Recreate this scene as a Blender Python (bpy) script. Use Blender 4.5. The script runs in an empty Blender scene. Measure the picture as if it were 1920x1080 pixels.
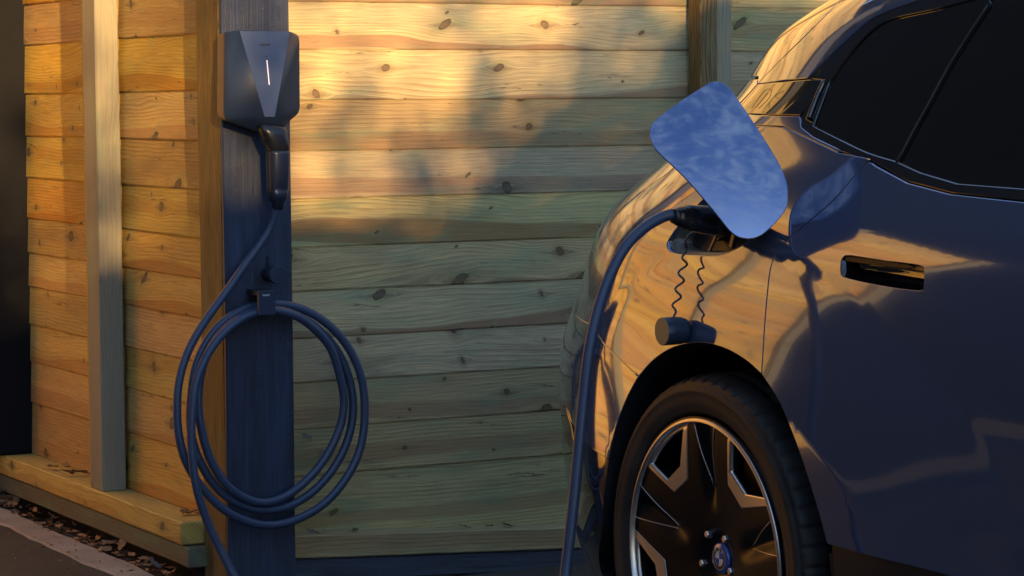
import bpy, bmesh, math, random
import numpy as np
from mathutils import Vector, Matrix, noise as mnoise
from mathutils.geometry import delaunay_2d_cdt
random.seed(7)
R = math.radians
S = bpy.context.scene
COL = S.collection

# ------------------------------------------------------------------ camera
HC, FPX, HOR = 1.30, 4800.0, 190.0          # lens height (m), focal length in photo pixels, horizon row
cd = bpy.data.cameras.new('camera'); cam = bpy.data.objects.new('camera', cd); COL.objects.link(cam)
CM = Matrix.Rotation(R(90-4.17), 3, 'X') @ Matrix.Rotation(R(-.40), 3, 'Z')
cam.matrix_world = Matrix.Translation((0, 0, HC)) @ CM.to_4x4()
cd.sensor_width = 36; cd.lens = 36*FPX/1920
cd.clip_start = 0.1; cd.clip_end = 600
S.camera = cam

# ------------------------------------------------------------------ light
SUN_AZ = math.atan2(0.31, -0.95)             # measured from +Y towards +X
SUN_EL = R(15)
S_H = Vector((math.sin(SUN_AZ), math.cos(SUN_AZ), 0)).normalized()
TAN_EL = math.tan(SUN_EL)
w = bpy.data.worlds.new('World'); S.world = w; w.use_nodes = True
nt = w.node_tree; nt.nodes.clear()
sky = nt.nodes.new('ShaderNodeTexSky'); sky.sky_type = 'NISHITA'; sky.sun_disc = False
sky.sun_elevation = SUN_EL; sky.sun_rotation = SUN_AZ; sky.air_density = 1.0; sky.dust_density = 0.4; sky.ozone_density = 3.5
tc = nt.nodes.new('ShaderNodeTexCoord'); mp = nt.nodes.new('ShaderNodeMapping'); mp.inputs['Scale'].default_value = (1.0, 3.0, 4.2)
nz = nt.nodes.new('ShaderNodeTexNoise'); nz.inputs['Scale'].default_value = 9; nz.inputs['Detail'].default_value = 9; nz.inputs['Roughness'].default_value = .62; nz.inputs['Distortion'].default_value = 1.6
rp = nt.nodes.new('ShaderNodeValToRGB'); rp.color_ramp.elements[0].position = .45; rp.color_ramp.elements[1].position = .62
rp.color_ramp.elements[0].color = (0, 0, 0, 1); rp.color_ramp.elements[1].color = (.8, .8, .8, 1)
mx = nt.nodes.new('ShaderNodeMixRGB'); mx.inputs[2].default_value = (6.6, 6.6, 6.2, 1)
bg = nt.nodes.new('ShaderNodeBackground'); bg.inputs['Strength'].default_value = .088
wo = nt.nodes.new('ShaderNodeOutputWorld')
L = nt.links.new
L(tc.outputs['Generated'], mp.inputs[0]); L(mp.outputs[0], nz.inputs[0]); L(nz.outputs[0], rp.inputs[0])
L(rp.outputs[0], mx.inputs[0]); L(sky.outputs[0], mx.inputs[1]); tn = nt.nodes.new('ShaderNodeMixRGB'); tn.blend_type = 'MULTIPLY'; tn.inputs[0].default_value = 1; tn.inputs[2].default_value = (.67, .86, 1.10, 1); L(mx.outputs[0], tn.inputs[1]); L(tn.outputs[0], bg.inputs[0]); L(bg.outputs[0], wo.inputs[0])
sd = bpy.data.lights.new('sun', 'SUN'); sd.energy = 4.8; sd.angle = R(.55); sd.color = (1, .59, .22)
so = bpy.data.objects.new('sun', sd); COL.objects.link(so)
SV = Vector((S_H.x*math.cos(SUN_EL), S_H.y*math.cos(SUN_EL), math.sin(SUN_EL)))
so.rotation_euler = SV.to_track_quat('Z', 'Y').to_euler(); so.location = (3, -8, 6)
S.view_settings.view_transform = 'Standard'; S.view_settings.look = 'None'
S.view_settings.exposure = 1.32; S.view_settings.gamma = 1
S.view_settings.use_curve_mapping = False
S.cycles.max_bounces = 8; S.cycles.use_denoising = True
S.cycles.sample_clamp_indirect = 6

# ------------------------------------------------------------------ helpers
def tag(o, label=None, cat=None, group=None, kind=None):
    if label: o['label'] = label
    if cat: o['category'] = cat
    if group: o['group'] = group
    if kind: o['kind'] = kind
    return o
def empty(name, loc=(0, 0, 0), **k):
    o = bpy.data.objects.new(name, None); COL.objects.link(o); o.location = loc; o.empty_display_size = .1
    tag(o, **k); return o
def link(name, me, parent=None, **k):
    o = bpy.data.objects.new(name, me); COL.objects.link(o)
    if parent: o.parent = parent; 
    tag(o, **k); return o
def mesh(name, V, F, mats, smooth=False, idx=None, normals=None):
    me = bpy.data.meshes.new(name); me.from_pydata([tuple(v) for v in V], [], F)
    for m in (mats if isinstance(mats, (list, tuple)) else [mats]): me.materials.append(m)
    if idx: me.polygons.foreach_set('material_index', idx)
    me.update()
    if smooth: me.polygons.foreach_set('use_smooth', [True]*len(me.polygons))
    if normals is not None: me.normals_split_custom_set_from_vertices([tuple(n) for n in normals])
    return me
def bm_mesh(name, bm, mat, smooth=False):
    me = bpy.data.meshes.new(name); bm.to_mesh(me); bm.free(); me.materials.append(mat)
    if smooth: me.polygons.foreach_set('use_smooth', [True]*len(me.polygons))
    return me
def bev_box(x0, x1, y0, y1, z0, z1, b=.003, seg=1):
    bm = bmesh.new(); bmesh.ops.create_cube(bm, size=1)
    for v in bm.verts:
        v.co = Vector(((x0+x1)/2+v.co.x*(x1-x0), (y0+y1)/2+v.co.y*(y1-y0), (z0+z1)/2+v.co.z*(z1-z0)))
    if b: bmesh.ops.bevel(bm, geom=bm.edges[:], offset=b, segments=seg, affect='EDGES', profile=.6)
    return bm
def catmull(P, n=8, closed=False):
    P = [Vector(p) for p in P]; out = []; N = len(P)
    rng = range(N) if closed else range(N-1)
    for i in rng:
        if closed: a, b, c, d = P[i-1], P[i], P[(i+1) % N], P[(i+2) % N]
        else: a, b, c, d = P[max(i-1, 0)], P[i], P[i+1], P[min(i+2, N-1)]
        for k in range(n):
            t = k/n
            out.append(.5*((2*b)+(c-a)*t+(2*a-5*b+4*c-d)*t*t+(3*b-a-3*c+d)*t**3))
    if not closed: out.append(P[-1])
    return out
def tube(P, r, n=12, caps=True):
    """V, F of a tube along points P; r a number or a list"""
    V = []; F = []; P = [Vector(p) for p in P]; N = len(P)
    up = Vector((.13, .21, .97)); prev = None
    for i, p in enumerate(P):
        t = (P[min(i+1, N-1)]-P[max(i-1, 0)]).normalized()
        if prev is None: x = t.cross(up).normalized()
        else: x = (prev-t*prev.dot(t)).normalized()
        prev = x; y = t.cross(x); rr = r[i] if isinstance(r, (list, tuple)) else r
        for k in range(n):
            a = 2*math.pi*k/n; V.append(p+x*(rr*math.cos(a))+y*(rr*math.sin(a)))
    for i in range(N-1):
        for k in range(n):
            a = i*n+k; b = i*n+(k+1) % n; F.append((a, a+n, b+n, b)) 
    if caps: F.append(tuple(range(n))); F.append(tuple(range(N*n-1, N*n-n-1, -1)))
    return V, F
def lathe(prof, n=96, caps=False):
    """profile of (r, z) about +Z"""
    V = []; F = []; m = len(prof)
    for i in range(n):
        a = 2*math.pi*i/n
        for r, z in prof: V.append((r*math.cos(a), r*math.sin(a), z))
    for i in range(n):
        for j in range(m-1):
            a = i*m+j; b = ((i+1) % n)*m+j; F.append((a, b, b+1, a+1))
    return V, F
def text_mesh(s, size, mat, depth=.0004, name='lettering'):
    c = bpy.data.curves.new(name, 'FONT'); c.body = s; c.size = size; c.extrude = depth; c.align_x = 'CENTER'; c.align_y = 'CENTER'
    o = bpy.data.objects.new('tmp', c); COL.objects.link(o)
    dg = bpy.context.evaluated_depsgraph_get(); me = bpy.data.meshes.new_from_object(o.evaluated_get(dg)); me.name = name
    bpy.data.objects.remove(o); me.materials.clear(); me.materials.append(mat); return me
def ray(px, py): d = CM @ Vector(((px-960)/FPX, (540-py)/FPX, -1)); return d/d.y
def proj(p): q = CM.transposed() @ (Vector(p)-Vector((0, 0, HC))); return (960-FPX*q.x/q.z, 540+FPX*q.y/q.z)
CAM = Vector((0, 0, HC))
def on_plane(px, py, p0, n):
    d = ray(px, py); t = (Vector(p0)-CAM).dot(n)/d.dot(n); return CAM+d*t

# ------------------------------------------------------------------ node materials
class NM:
    def __init__(s, name):
        s.m = bpy.data.materials.new(name); s.m.use_nodes = True; s.t = s.m.node_tree; s.t.nodes.clear()
        s.out = s.n('ShaderNodeOutputMaterial'); s.b = s.n('ShaderNodeBsdfPrincipled'); s.l(s.b.outputs[0], s.out.inputs[0])
    def n(s, t, **k):
        x = s.t.nodes.new(t)
        for a, b in k.items(): setattr(x, a, b)
        return x
    def l(s, a, b): s.t.links.new(a, b)
    def put(s, sock, v):
        if isinstance(v, bpy.types.NodeSocket): s.l(v, sock)
        elif v is not None: sock.default_value = v
    def math(s, op, a, b=None, c=None, clamp=False):
        x = s.n('ShaderNodeMath', operation=op, use_clamp=clamp)
        s.put(x.inputs[0], a); s.put(x.inputs[1], b)
        if c is not None: s.put(x.inputs[2], c)
        return x.outputs[0]
    def vmath(s, op, a, b=None):
        x = s.n('ShaderNodeVectorMath', operation=op); s.put(x.inputs[0], a); s.put(x.inputs[1], b); return x.outputs[0]
    def noise(s, vec, scale=1, detail=3, rough=.5, dist=0, out=0):
        x = s.n('ShaderNodeTexNoise'); s.put(x.inputs['Vector'], vec); s.put(x.inputs['Scale'], scale); x.inputs['Detail'].default_value = detail
        x.inputs['Roughness'].default_value = rough; x.inputs['Distortion'].default_value = dist; return x.outputs[out]
    def ramp(s, fac, stops, interp='LINEAR'):
        x = s.n('ShaderNodeValToRGB'); cr = x.color_ramp; cr.interpolation = interp
        while len(cr.elements) < len(stops): cr.elements.new(.5)
        for e, (p, c) in zip(cr.elements, stops):
            e.position = p; e.color = (c, c, c, 1) if isinstance(c, (int, float)) else (*c, 1)
        s.put(x.inputs[0], fac); return x.outputs[0]
    def mix(s, f, a, b, mode='MIX'):
        x = s.n('ShaderNodeMixRGB', blend_type=mode); s.put(x.inputs[0], f)
        for i, v in ((1, a), (2, b)):
            if isinstance(v, tuple) and len(v) == 3: v = (*v, 1)
            s.put(x.inputs[i], v)
        return x.outputs[0]
    def sstep(s, v, a, b):
        x = s.n('ShaderNodeMapRange', interpolation_type='SMOOTHSTEP'); s.put(x.inputs[0], v); x.inputs[1].default_value = a; x.inputs[2].default_value = b
        return x.outputs[0]
    def comb(s, x, y, z=0.0):
        c = s.n('ShaderNodeCombineXYZ'); s.put(c.inputs[0], x); s.put(c.inputs[1], y); s.put(c.inputs[2], z); return c.outputs[0]
    def bump(s, h, strength=.5, dist=.001):
        x = s.n('ShaderNodeBump'); x.inputs['Strength'].default_value = strength; x.inputs['Distance'].default_value = dist
        s.l(h, x.inputs['Height']); s.l(x.outputs[0], s.b.inputs['Normal'])
    def p(s, **k):
        for a, v in k.items():
            a = a.replace('_', ' '); v = (*v, 1) if isinstance(v, tuple) and len(v) == 3 else v
            s.put(s.b.inputs[a], v)

def simple(name, col, rough=.5, metal=0, coat=0, croak=.03, bumpy=None, spec=.5):
    k = NM(name); k.p(Base_Color=col, Roughness=rough, Metallic=metal)
    k.b.inputs['Coat Weight'].default_value = coat; k.b.inputs['Coat Roughness'].default_value = croak
    k.b.inputs['Specular IOR Level'].default_value = spec
    t = k.n('ShaderNodeTexCoord').outputs['Object']
    if bumpy:
        sc, st = bumpy; h = k.noise(t, sc, 6, .6); k.bump(h, st, .001)
    nz_ = k.noise(t, 23, 5, .6); k.l(k.math('MULTIPLY_ADD', nz_, .18*rough, rough*.92), k.b.inputs['Roughness'])
    return k.m

def wood(name, light, band, late, green=.25, axis='X', knots=1.0, band_amt=1.0, dirt=.3, rough=.72, grain=1.0, wet=0.0):
    """sawn softwood; the grain runs along the object's own X (or Z) axis"""
    k = NM(name); tc = k.n('ShaderNodeTexCoord').outputs['Object']
    oi = k.n('ShaderNodeObjectInfo').outputs['Random']
    sp = k.n('ShaderNodeSeparateXYZ'); k.l(tc, sp.inputs[0]); X, Y, Z = sp.outputs
    if axis == 'Z': A, B = Z, k.math('ADD', X, Y)
    elif axis == 'Y': A, B = Y, k.math('ADD', X, Z)
    else: A, B = X, k.math('ADD', Z, Y)
    rnd2 = k.math('FRACT', k.math('MULTIPLY', oi, 17.31)); rnd3 = k.math('FRACT', k.math('MULTIPLY', oi, 71.7)); rnd4 = k.math('FRACT', k.math('MULTIPLY', oi, 133.3))
    A2 = k.math('MULTIPLY_ADD', oi, 37.0, A); B2 = k.math('MULTIPLY_ADD', rnd2, 9.0, B)
    # knots: sparse cells, stretched along the grain
    kv = k.comb(k.math('MULTIPLY', A2, 3.1), k.math('MULTIPLY', B2, 13.0), 0.0)
    vo = k.n('ShaderNodeTexVoronoi', voronoi_dimensions='2D'); k.l(kv, vo.inputs['Vector']); vo.inputs['Scale'].default_value = 1; vo.inputs['Randomness'].default_value = .85
    sv = k.n('ShaderNodeSeparateXYZ'); k.l(vo.outputs['Position'], sv.inputs[0])
    dx = k.math('SUBTRACT', A2, k.math('DIVIDE', sv.outputs[0], 3.1)); dy = k.math('SUBTRACT', B2, k.math('DIVIDE', sv.outputs[1], 13.0))
    sc = k.n('ShaderNodeSeparateColor'); k.l(vo.outputs['Color'], sc.inputs[0])
    present = k.math('GREATER_THAN', sc.outputs[0], 1-.60*knots)
    kr = k.math('MULTIPLY_ADD', k.math('POWER', sc.outputs[1], 2.2), .0125, .0032)
    wob = k.noise(k.comb(k.math('MULTIPLY', A2, 60), k.math('MULTIPLY', B2, 60)), 1, 2)
    dxw = k.math('ADD', k.math('MULTIPLY', k.math('SUBTRACT', wob, .5), k.math('MULTIPLY', kr, 1.6)), k.math('MULTIPLY', dx, k.math('MULTIPLY_ADD', sc.outputs[2], .75, .5)))
    skew = k.math('MULTIPLY_ADD', dx, k.math('MULTIPLY', k.math('SUBTRACT', sc.outputs[2], .5), 1.3), dy)
    dist = k.math('SQRT', k.math('ADD', k.math('MULTIPLY', dxw, dxw), k.math('MULTIPLY', skew, skew)))
    rel = k.math('DIVIDE', dist, kr)
    kmask = k.math('MULTIPLY', present, k.sstep(rel, 1.08, .8))
    kring = k.math('MULTIPLY', present, k.sstep(k.math('ABSOLUTE', k.math('SUBTRACT', rel, 1.0)), .32, .05))
    halo = k.math('MULTIPLY', present, k.sstep(rel, 3.6, .9))
    # the grain bends round each knot
    infl = k.math('MULTIPLY', present, k.math('EXPONENT', k.math('MULTIPLY', k.math('ADD', k.math('MULTIPLY', k.math('POWER', k.math('DIVIDE', dx, k.math('MULTIPLY', kr, 4.5)), 2.0), 1), k.math('MULTIPLY', k.math('POWER', k.math('DIVIDE', dy, k.math('MULTIPLY', kr, 2.6)), 2.0), 1)), -1.0)))
    sgn = k.math('DIVIDE', dy, k.math('ADD', k.math('ABSOLUTE', dy), .002))
    bend = k.math('MULTIPLY', k.math('MULTIPLY', infl, sgn), k.math('MULTIPLY', kr, -1.9))
    w1 = k.noise(k.comb(k.math('MULTIPLY', A2, 1.1), k.math('MULTIPLY', B2, 4.0), rnd3), 1, 2, .45)
    w2 = k.noise(k.comb(k.math('MULTIPLY', A2, 5.0), k.math('MULTIPLY', B2, 14.0), rnd3), 1, 2, .5)
    cath = k.math('MULTIPLY_ADD', k.sstep(rnd3, .45, .75), .11, .055)
    Bw = k.math('ADD', k.math('ADD', B2, bend), k.math('ADD', k.math('MULTIPLY', w1, cath), k.math('MULTIPLY', w2, .012)))
    pitch = k.math('MULTIPLY_ADD', k.noise(k.comb(0.0, k.math('MULTIPLY', Bw, 8.0), rnd4), 1, 1), 60.0, 105.0)
    ring = k.math('FRACT', k.math('MULTIPLY', Bw, 88.0))
    ringv = k.math('POWER', ring, 2.2)
    ringv = k.math('MULTIPLY', ringv, k.sstep(ring, 1.0, .9))
    strength = k.ramp(k.noise(k.comb(k.math('MULTIPLY', A2, .8), k.math('MULTIPLY', B2, 16.0), 3.0), 1, 2), [(.36, .10), (.60, 1.0)])
    fine = k.noise(k.comb(k.math('MULTIPLY', A2, 9.0), k.math('MULTIPLY', Bw, 520.0)), 1, 3, .6)
    saw = k.noise(k.comb(k.math('MULTIPLY', A2, 190.0), k.math('MULTIPLY', B2, 26.0)), 1, 2, .6)
    # heartwood band
    bc = k.math('SUBTRACT', Bw, k.math('MULTIPLY', rnd2, 9.0))
    cen = k.math('MULTIPLY_ADD', rnd4, .075, .045)
    bd = k.math('ABSOLUTE', k.math('SUBTRACT', bc, cen))
    wid = k.math('MULTIPLY_ADD', k.noise(k.comb(k.math('MULTIPLY', A2, 1.4), 0.0, rnd3), 1, 2), .034, .004)
    bm_ = k.sstep(k.math('SUBTRACT', bd, wid), .006, -.003)
    bandm = k.math('MULTIPLY', bm_, k.math('MULTIPLY_ADD', rnd3, .55*band_amt, .25*band_amt), clamp=True)
    tone = k.noise(k.comb(k.math('MULTIPLY', A2, 2.0), k.math('MULTIPLY', B2, 11.0), 7.0), 1, 4, .6)
    c = k.mix(k.ramp(tone, [(.3, 0.0), (.72, .55)]), light, tuple(v*.72 for v in light))
    c = k.mix(bandm, c, band)
    c = k.mix(k.math('MULTIPLY', k.math('MULTIPLY', ringv, strength), .95*grain, clamp=True), c, late)
    c = k.mix(k.math('MULTIPLY', k.ramp(fine, [(.38, 0.0), (.66, 1.0)]), .55*grain), c, tuple(v*.6 for v in late))
    gp = k.ramp(k.noise(k.comb(k.math('MULTIPLY', A2, 3.2), k.math('MULTIPLY', B2, 12.0), 1.0), 1, 5, .65), [(.50, 0.0), (.66, 1.0)])
    c = k.mix(k.math('MULTIPLY', gp, green), c, (.19, .30, .17))
    c = k.mix(k.math('MULTIPLY', halo, .5), c, k.mix(sc.outputs[2], (.34, .34, .12), (.22, .11, .05)))
    kin = k.math('FRACT', k.math('MULTIPLY', rel, 3.4))
    kc = k.mix(kin, (.17, .10, .05), (.045, .03, .02))
    c = k.mix(k.math('MULTIPLY', kmask, .85), c, kc); c = k.mix(k.math('MULTIPLY', kring, .75), c, (.03, .02, .014))
    sp_ = k.ramp(k.noise(k.comb(k.math('MULTIPLY', A2, 70.0), k.math('MULTIPLY', B2, 100.0)), 1, 4, .7), [(.70, 0.0), (.76, 1.0)])
    c = k.mix(k.math('MULTIPLY', sp_, dirt), c, (.05, .045, .035))
    ck = k.noise(k.comb(k.math('MULTIPLY', A2, 3.0), k.math('MULTIPLY', Bw, 55.0), 5.0), 1, 3, .6)
    ckm = k.math('MULTIPLY', k.sstep(k.math('ABSOLUTE', k.math('SUBTRACT', ck, .5)), .012, .003), k.sstep(k.noise(k.comb(k.math('MULTIPLY', A2, 4.0), k.math('MULTIPLY', B2, 30.0), 8.0), 1, 2), .60, .66))
    c = k.mix(k.math('MULTIPLY', ckm, .8), c, (.05, .035, .022))
    sk = k.math('MULTIPLY', present, k.sstep(k.math('ADD', k.math('MULTIPLY', k.math('ABSOLUTE', dx), .16), k.math('ABSOLUTE', k.math('ADD', dy, k.math('MULTIPLY', wob, .006)))), .016, .003))
    c = k.mix(k.math('MULTIPLY', sk, k.math('MULTIPLY', sc.outputs[1], .75)), c, (.17, .11, .055))
    st = k.ramp(k.noise(k.comb(k.math('MULTIPLY', A2, 1.3), k.math('MULTIPLY', B2, 5.0), 9.0), 1, 5, .6), [(.55, 0.0), (.8, 1.0)])
    c = k.mix(k.math('MULTIPLY', st, dirt*1.5, clamp=True), c, (.13, .10, .06))
    hs = k.n('ShaderNodeHueSaturation'); k.l(c, hs.inputs['Color']); k.l(k.math('MULTIPLY_ADD', rnd3, .30, .80), hs.inputs['Value']); k.l(k.math('MULTIPLY_ADD', rnd4, .026, .492), hs.inputs['Hue']); k.l(k.math('MULTIPLY_ADD', rnd2, .18, .92), hs.inputs['Saturation'])
    k.p(Base_Color=hs.outputs[0], Roughness=rough)
    h = k.math('ADD', k.math('MULTIPLY', ringv, .5), k.math('ADD', k.math('MULTIPLY', fine, .8), k.math('MULTIPLY', saw, .5)))
    h = k.math('SUBTRACT', h, k.math('MULTIPLY', kring, 1.2))
    k.bump(h, .55, .0012); return k.m

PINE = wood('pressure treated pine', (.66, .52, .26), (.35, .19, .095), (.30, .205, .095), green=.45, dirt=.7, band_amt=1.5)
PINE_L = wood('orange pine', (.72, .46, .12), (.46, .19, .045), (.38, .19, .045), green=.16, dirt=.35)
PINE_Z = wood('upright sawn pine', (.46, .36, .22), (.30, .20, .12), (.25, .19, .11), green=.35, axis='Z', knots=.5, band_amt=.4)
PINE_BROWN = wood('brown pine and side-lit stud face', (.27, .17, .06), (.15, .085, .03), (.04, .024, .012), green=.2, axis='Z', knots=.35, band_amt=.5, grain=1.5)
GREYWOOD = wood('grey green weathered board', (.20, .18, .13), (.12, .1, .07), (.10, .09, .06), green=.45, band_amt=.5, dirt=.6)
STUD_GREY = wood('grey weathered stud', (.27, .255, .19), (.20, .18, .13), (.16, .145, .10), green=.35, axis='Z', knots=.4, band_amt=.2, dirt=.5, grain=.6)

def painted_wood(name, col, axis='Z'):
    k = NM(name); tc = k.n('ShaderNodeTexCoord').outputs['Object']; mp = k.n('ShaderNodeMapping'); k.l(tc, mp.inputs[0])
    mp.inputs['Scale'].default_value = (150, 150, 4) if axis == 'Z' else (4, 150, 150)
    g = k.noise(mp.outputs[0], 1, 5, .65, .3)
    mp2 = k.n('ShaderNodeMapping'); k.l(tc, mp2.inputs[0]); mp2.inputs['Scale'].default_value = (30, 30, 3) if axis == 'Z' else (3, 30, 30)
    g2 = k.noise(mp2.outputs[0], 1, 4, .6, 1.0)
    mp3 = k.n('ShaderNodeMapping'); k.l(tc, mp3.inputs[0]); mp3.inputs['Scale'].default_value = (70, 70, 260) if axis == 'Z' else (260, 70, 70)
    g3 = k.noise(mp3.outputs[0], 1, 3, .7)
    c = k.mix(k.ramp(g2, [(.35, 0.0), (.7, 1.0)]), col, tuple(v*2.1 for v in col))
    c = k.mix(k.math('MULTIPLY', k.ramp(g, [(.54, 0.0), (.74, 1.0)]), .42), c, tuple(v*4.5+.01 for v in col))
    c = k.mix(k.math('MULTIPLY', k.ramp(g3, [(.60, 0.0), (.70, 1.0)]), .35), c, (.12, .12, .13))
    c = k.mix(k.ramp(g, [(.25, .7), (.42, 0.0)]), c, tuple(v*.25 for v in col))
    k.p(Base_Color=c, Roughness=k.math('MULTIPLY_ADD', g2, .3, .38))
    k.bump(k.math('ADD', g, k.math('ADD', k.math('MULTIPLY', g3, .6), k.math('MULTIPLY', g2, .6))), .8, .0018); return k.m
DARKWOOD = painted_wood('blue black stained timber', (.010, .018, .040))
DARKWOOD_X = painted_wood('blue black stained beam', (.020, .028, .050), 'X')
BLACKWOOD = simple('near black stained timber', (.006, .007, .010), .85, bumpy=(60, .8), spec=.2)

def asphalt():
    k = NM('asphalt'); t = k.n('ShaderNodeTexCoord').outputs['Object']
    a = k.noise(t, 260, 4, .7); b = k.noise(t, 3.5, 5, .6); v = k.n('ShaderNodeTexVoronoi'); k.l(t, v.inputs[0]); v.inputs['Scale'].default_value = 190
    c = k.mix(k.ramp(a, [(.35, 0.0), (.75, 1.0)]), (.022, .020, .017), (.08, .072, .06))
    c = k.mix(k.math('MULTIPLY', k.ramp(b, [(.4, 0.0), (.7, 1.0)]), .5), c, (.075, .068, .055))
    k.p(Base_Color=c, Roughness=.85); k.bump(k.math('ADD', v.outputs[0], a), .8, .004); return k.m
def concrete():
    k = NM('worn concrete edging'); t = k.n('ShaderNodeTexCoord').outputs['Object']
    a = k.noise(t, 130, 5, .7); b = k.noise(t, 6, 6, .65)
    c = k.mix(k.ramp(b, [(.35, 0.0), (.7, 1.0)]), (.36, .32, .27), (.22, .195, .16))
    c = k.mix(k.ramp(a, [(.58, 0.0), (.72, .6)]), c, (.08, .07, .06))
    k.p(Base_Color=c, Roughness=.85); k.bump(k.math('ADD', a, b), .5, .003); return k.m
def soil():
    k = NM('dark soil'); t = k.n('ShaderNodeTexCoord').outputs['Object']
    a = k.noise(t, 45, 6, .7); c = k.mix(a, (.012, .009, .007), (.06, .045, .032))
    k.p(Base_Color=c, Roughness=.95); k.bump(a, 1, .01); return k.m
def leafmat(name, c1, c2):
    k = NM(name); t = k.n('ShaderNodeTexCoord').outputs['Object']; oi = k.n('ShaderNodeObjectInfo').outputs['Random']
    a = k.noise(t, 60, 4, .6); c = k.mix(a, c1, c2); c = k.mix(k.math('MULTIPLY', oi, .6), c, tuple(v*.45 for v in c1))
    k.p(Base_Color=c, Roughness=.6); k.bump(a, .5, .002); return k.m
ASPH, CONC, SOIL = asphalt(), concrete(), soil()
LEAF_B = leafmat('dry brown leaf', (.20, .085, .04), (.33, .19, .10))
LEAF_G = leafmat('grey dry leaf', (.16, .13, .12), (.24, .19, .16))
FOLI = leafmat('dark green foliage', (.014, .022, .009), (.028, .042, .016))
BARK = simple('bark', (.07, .05, .035), .9, bumpy=(30, 1))

def paint():
    k = NM('grey blue metallic car paint'); t = k.n('ShaderNodeTexCoord').outputs['Object']
    v = k.n('ShaderNodeTexVoronoi'); k.l(t, v.inputs[0]); v.inputs['Scale'].default_value = 900
    dust = k.noise(t, 14, 6, .7)
    c = k.mix(k.ramp(v.outputs['Distance'], [(.2, 1.0), (.7, 0.0)]), (.105, .145, .27), (.165, .205, .33))
    k.p(Base_Color=c, Metallic=.70, Roughness=k.math('MULTIPLY_ADD', dust, .05, .055))
    k.b.inputs['Coat Weight'].default_value = 1; k.b.inputs['Coat IOR'].default_value = 1.6
    k.l(k.ramp(dust, [(.3, .012), (.8, .05)]), k.b.inputs['Coat Roughness']); return k.m
PAINT = paint()
PAINT_IN = simple('satin paint in the port recess', (.16, .15, .13), .35, .5)
GLOSS = simple('gloss black trim', (.006, .006, .008), .05, 0, 1, .01)
GLASS = simple('dark privacy glass', (.003, .003, .003), .02, 0, .5, .0, spec=.5)
PLASTIC = simple('black plastic', (.012, .013, .016), .42, bumpy=(500, .1))
LINER = simple('black wheel arch liner', (.010, .012, .017), .5, bumpy=(60, .3))
SHELL = simple('black inner shell', (.003, .003, .003), .8)
RIMB = simple('gloss black rim', (.004, .004, .005), .33, 0, .0, .10, spec=.22)
RIMS = simple('machined bright rim face', (.68, .66, .65), .34, 1.0, .2)
DISC = simple('brake steel', (.10, .10, .11), .4, .9)
CABLE = simple('dark blue grey rubber cable', (.036, .056, .105), .40, bumpy=(700, .15))
CHARG = simple('matt blue grey charger shell', (.015, .029, .062), .45, bumpy=(900, .08))
CHARG2 = simple('lighter blue grey charger front plate', (.050, .082, .165), .38, bumpy=(900, .06))
PLUGB = simple('satin black plug plastic', (.014, .015, .018), .26)
PLUGBLUE = simple('blue black handle plastic', (.020, .028, .048), .24)
CAPM = simple('blue black rubber cap', (.022, .034, .062), .38)
CAPF = simple('cap face with gold light in its colour', (.34, .24, .11), .55)  # gold light falling on the cap end, put into its colour
WHITEP = simple('white print', (.62, .64, .66), .5)
DARKP = simple('dark print', (.018, .024, .04), .5)
BLUEP = simple('roundel blue enamel', (.03, .09, .35), .2, 0, 1)
def tyre_mat():
    k = NM('tyre rubber'); t = k.n('ShaderNodeTexCoord').outputs['Object']
    a = k.noise(t, 120, 5, .7); b = k.noise(t, 9, 5, .65)
    c = k.mix(k.ramp(b, [(.4, 0.0), (.75, 1.0)]), (.013, .013, .014), (.042, .036, .030))
    c = k.mix(k.ramp(a, [(.64, 0.0), (.74, .5)]), c, (.09, .08, .07))
    k.p(Base_Color=c, Roughness=k.math('MULTIPLY_ADD', b, .3, .45)); k.bump(a, .4, .0012); return k.m
TYRE = tyre_mat()
k = NM('glowing white led'); k.p(Base_Color=(.9, .8, .78), Emission_Color=(1, .74, .68)); k.b.inputs['Emission Strength'].default_value = .30; LED = k.m

# ------------------------------------------------------------------ timber bay geometry
E = Vector((.876, .482, 0)).normalized()      # along the facing wall, to the right and away
D = Vector((-.482, .876, 0)).normalized()     # along the side wall, to the left and away
ZU = Vector((0, 0, 1))
P0 = Vector((-.7425, 6.6, 0))                 # near left corner of the centre post
def frame(o, origin, xdir):
    """local +X along xdir, +Z up, -Y towards the side the viewer sees"""
    x = xdir.normalized(); y = ZU.cross(x); M = Matrix((x, y, ZU)).transposed().to_4x4(); M.translation = origin
    o.matrix_world = M

def board_mesh(name, length, pitch, mat, seed, thick=.0042, lap=.008):
    """feather-edged board: thin at the top, thick and proud at the bottom, its arrises a little uneven"""
    rnd = random.Random(seed); n = max(6, int(length/.09)); V = []; F = []
    oa = rnd.uniform(0, 50)
    for i in range(n+1):
        x = length*i/n
        e1 = .0022*mnoise.noise(Vector((x*1.7+oa, 0, 0)))+.0007*mnoise.noise(Vector((x*11+oa, 3, 0)))
        e2 = .0016*mnoise.noise(Vector((x*1.3+oa, 9, 0)))
        q = .0022*mnoise.noise(Vector((x*1.1+oa, 5, 0)))
        for (y, z) in ((0, pitch+lap+e2), (-.005+q, pitch+lap+e2-.001), (-.006-thick*.45+q, pitch*.45), (-thick-.0055+q, .004+e1), (-thick-.0035+q, e1), (0, e1)):
            V.append((x, y, z))
    for i in range(n):
        for j in range(6):
            a = i*6+j; b = i*6+(j+1) % 6; F.append((a, a+6, b+6, b))
    F.append(tuple(range(5, -1, -1))); F.append(tuple(range(n*6, n*6+6)))
    return mesh(name, V, F, mat)

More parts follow.
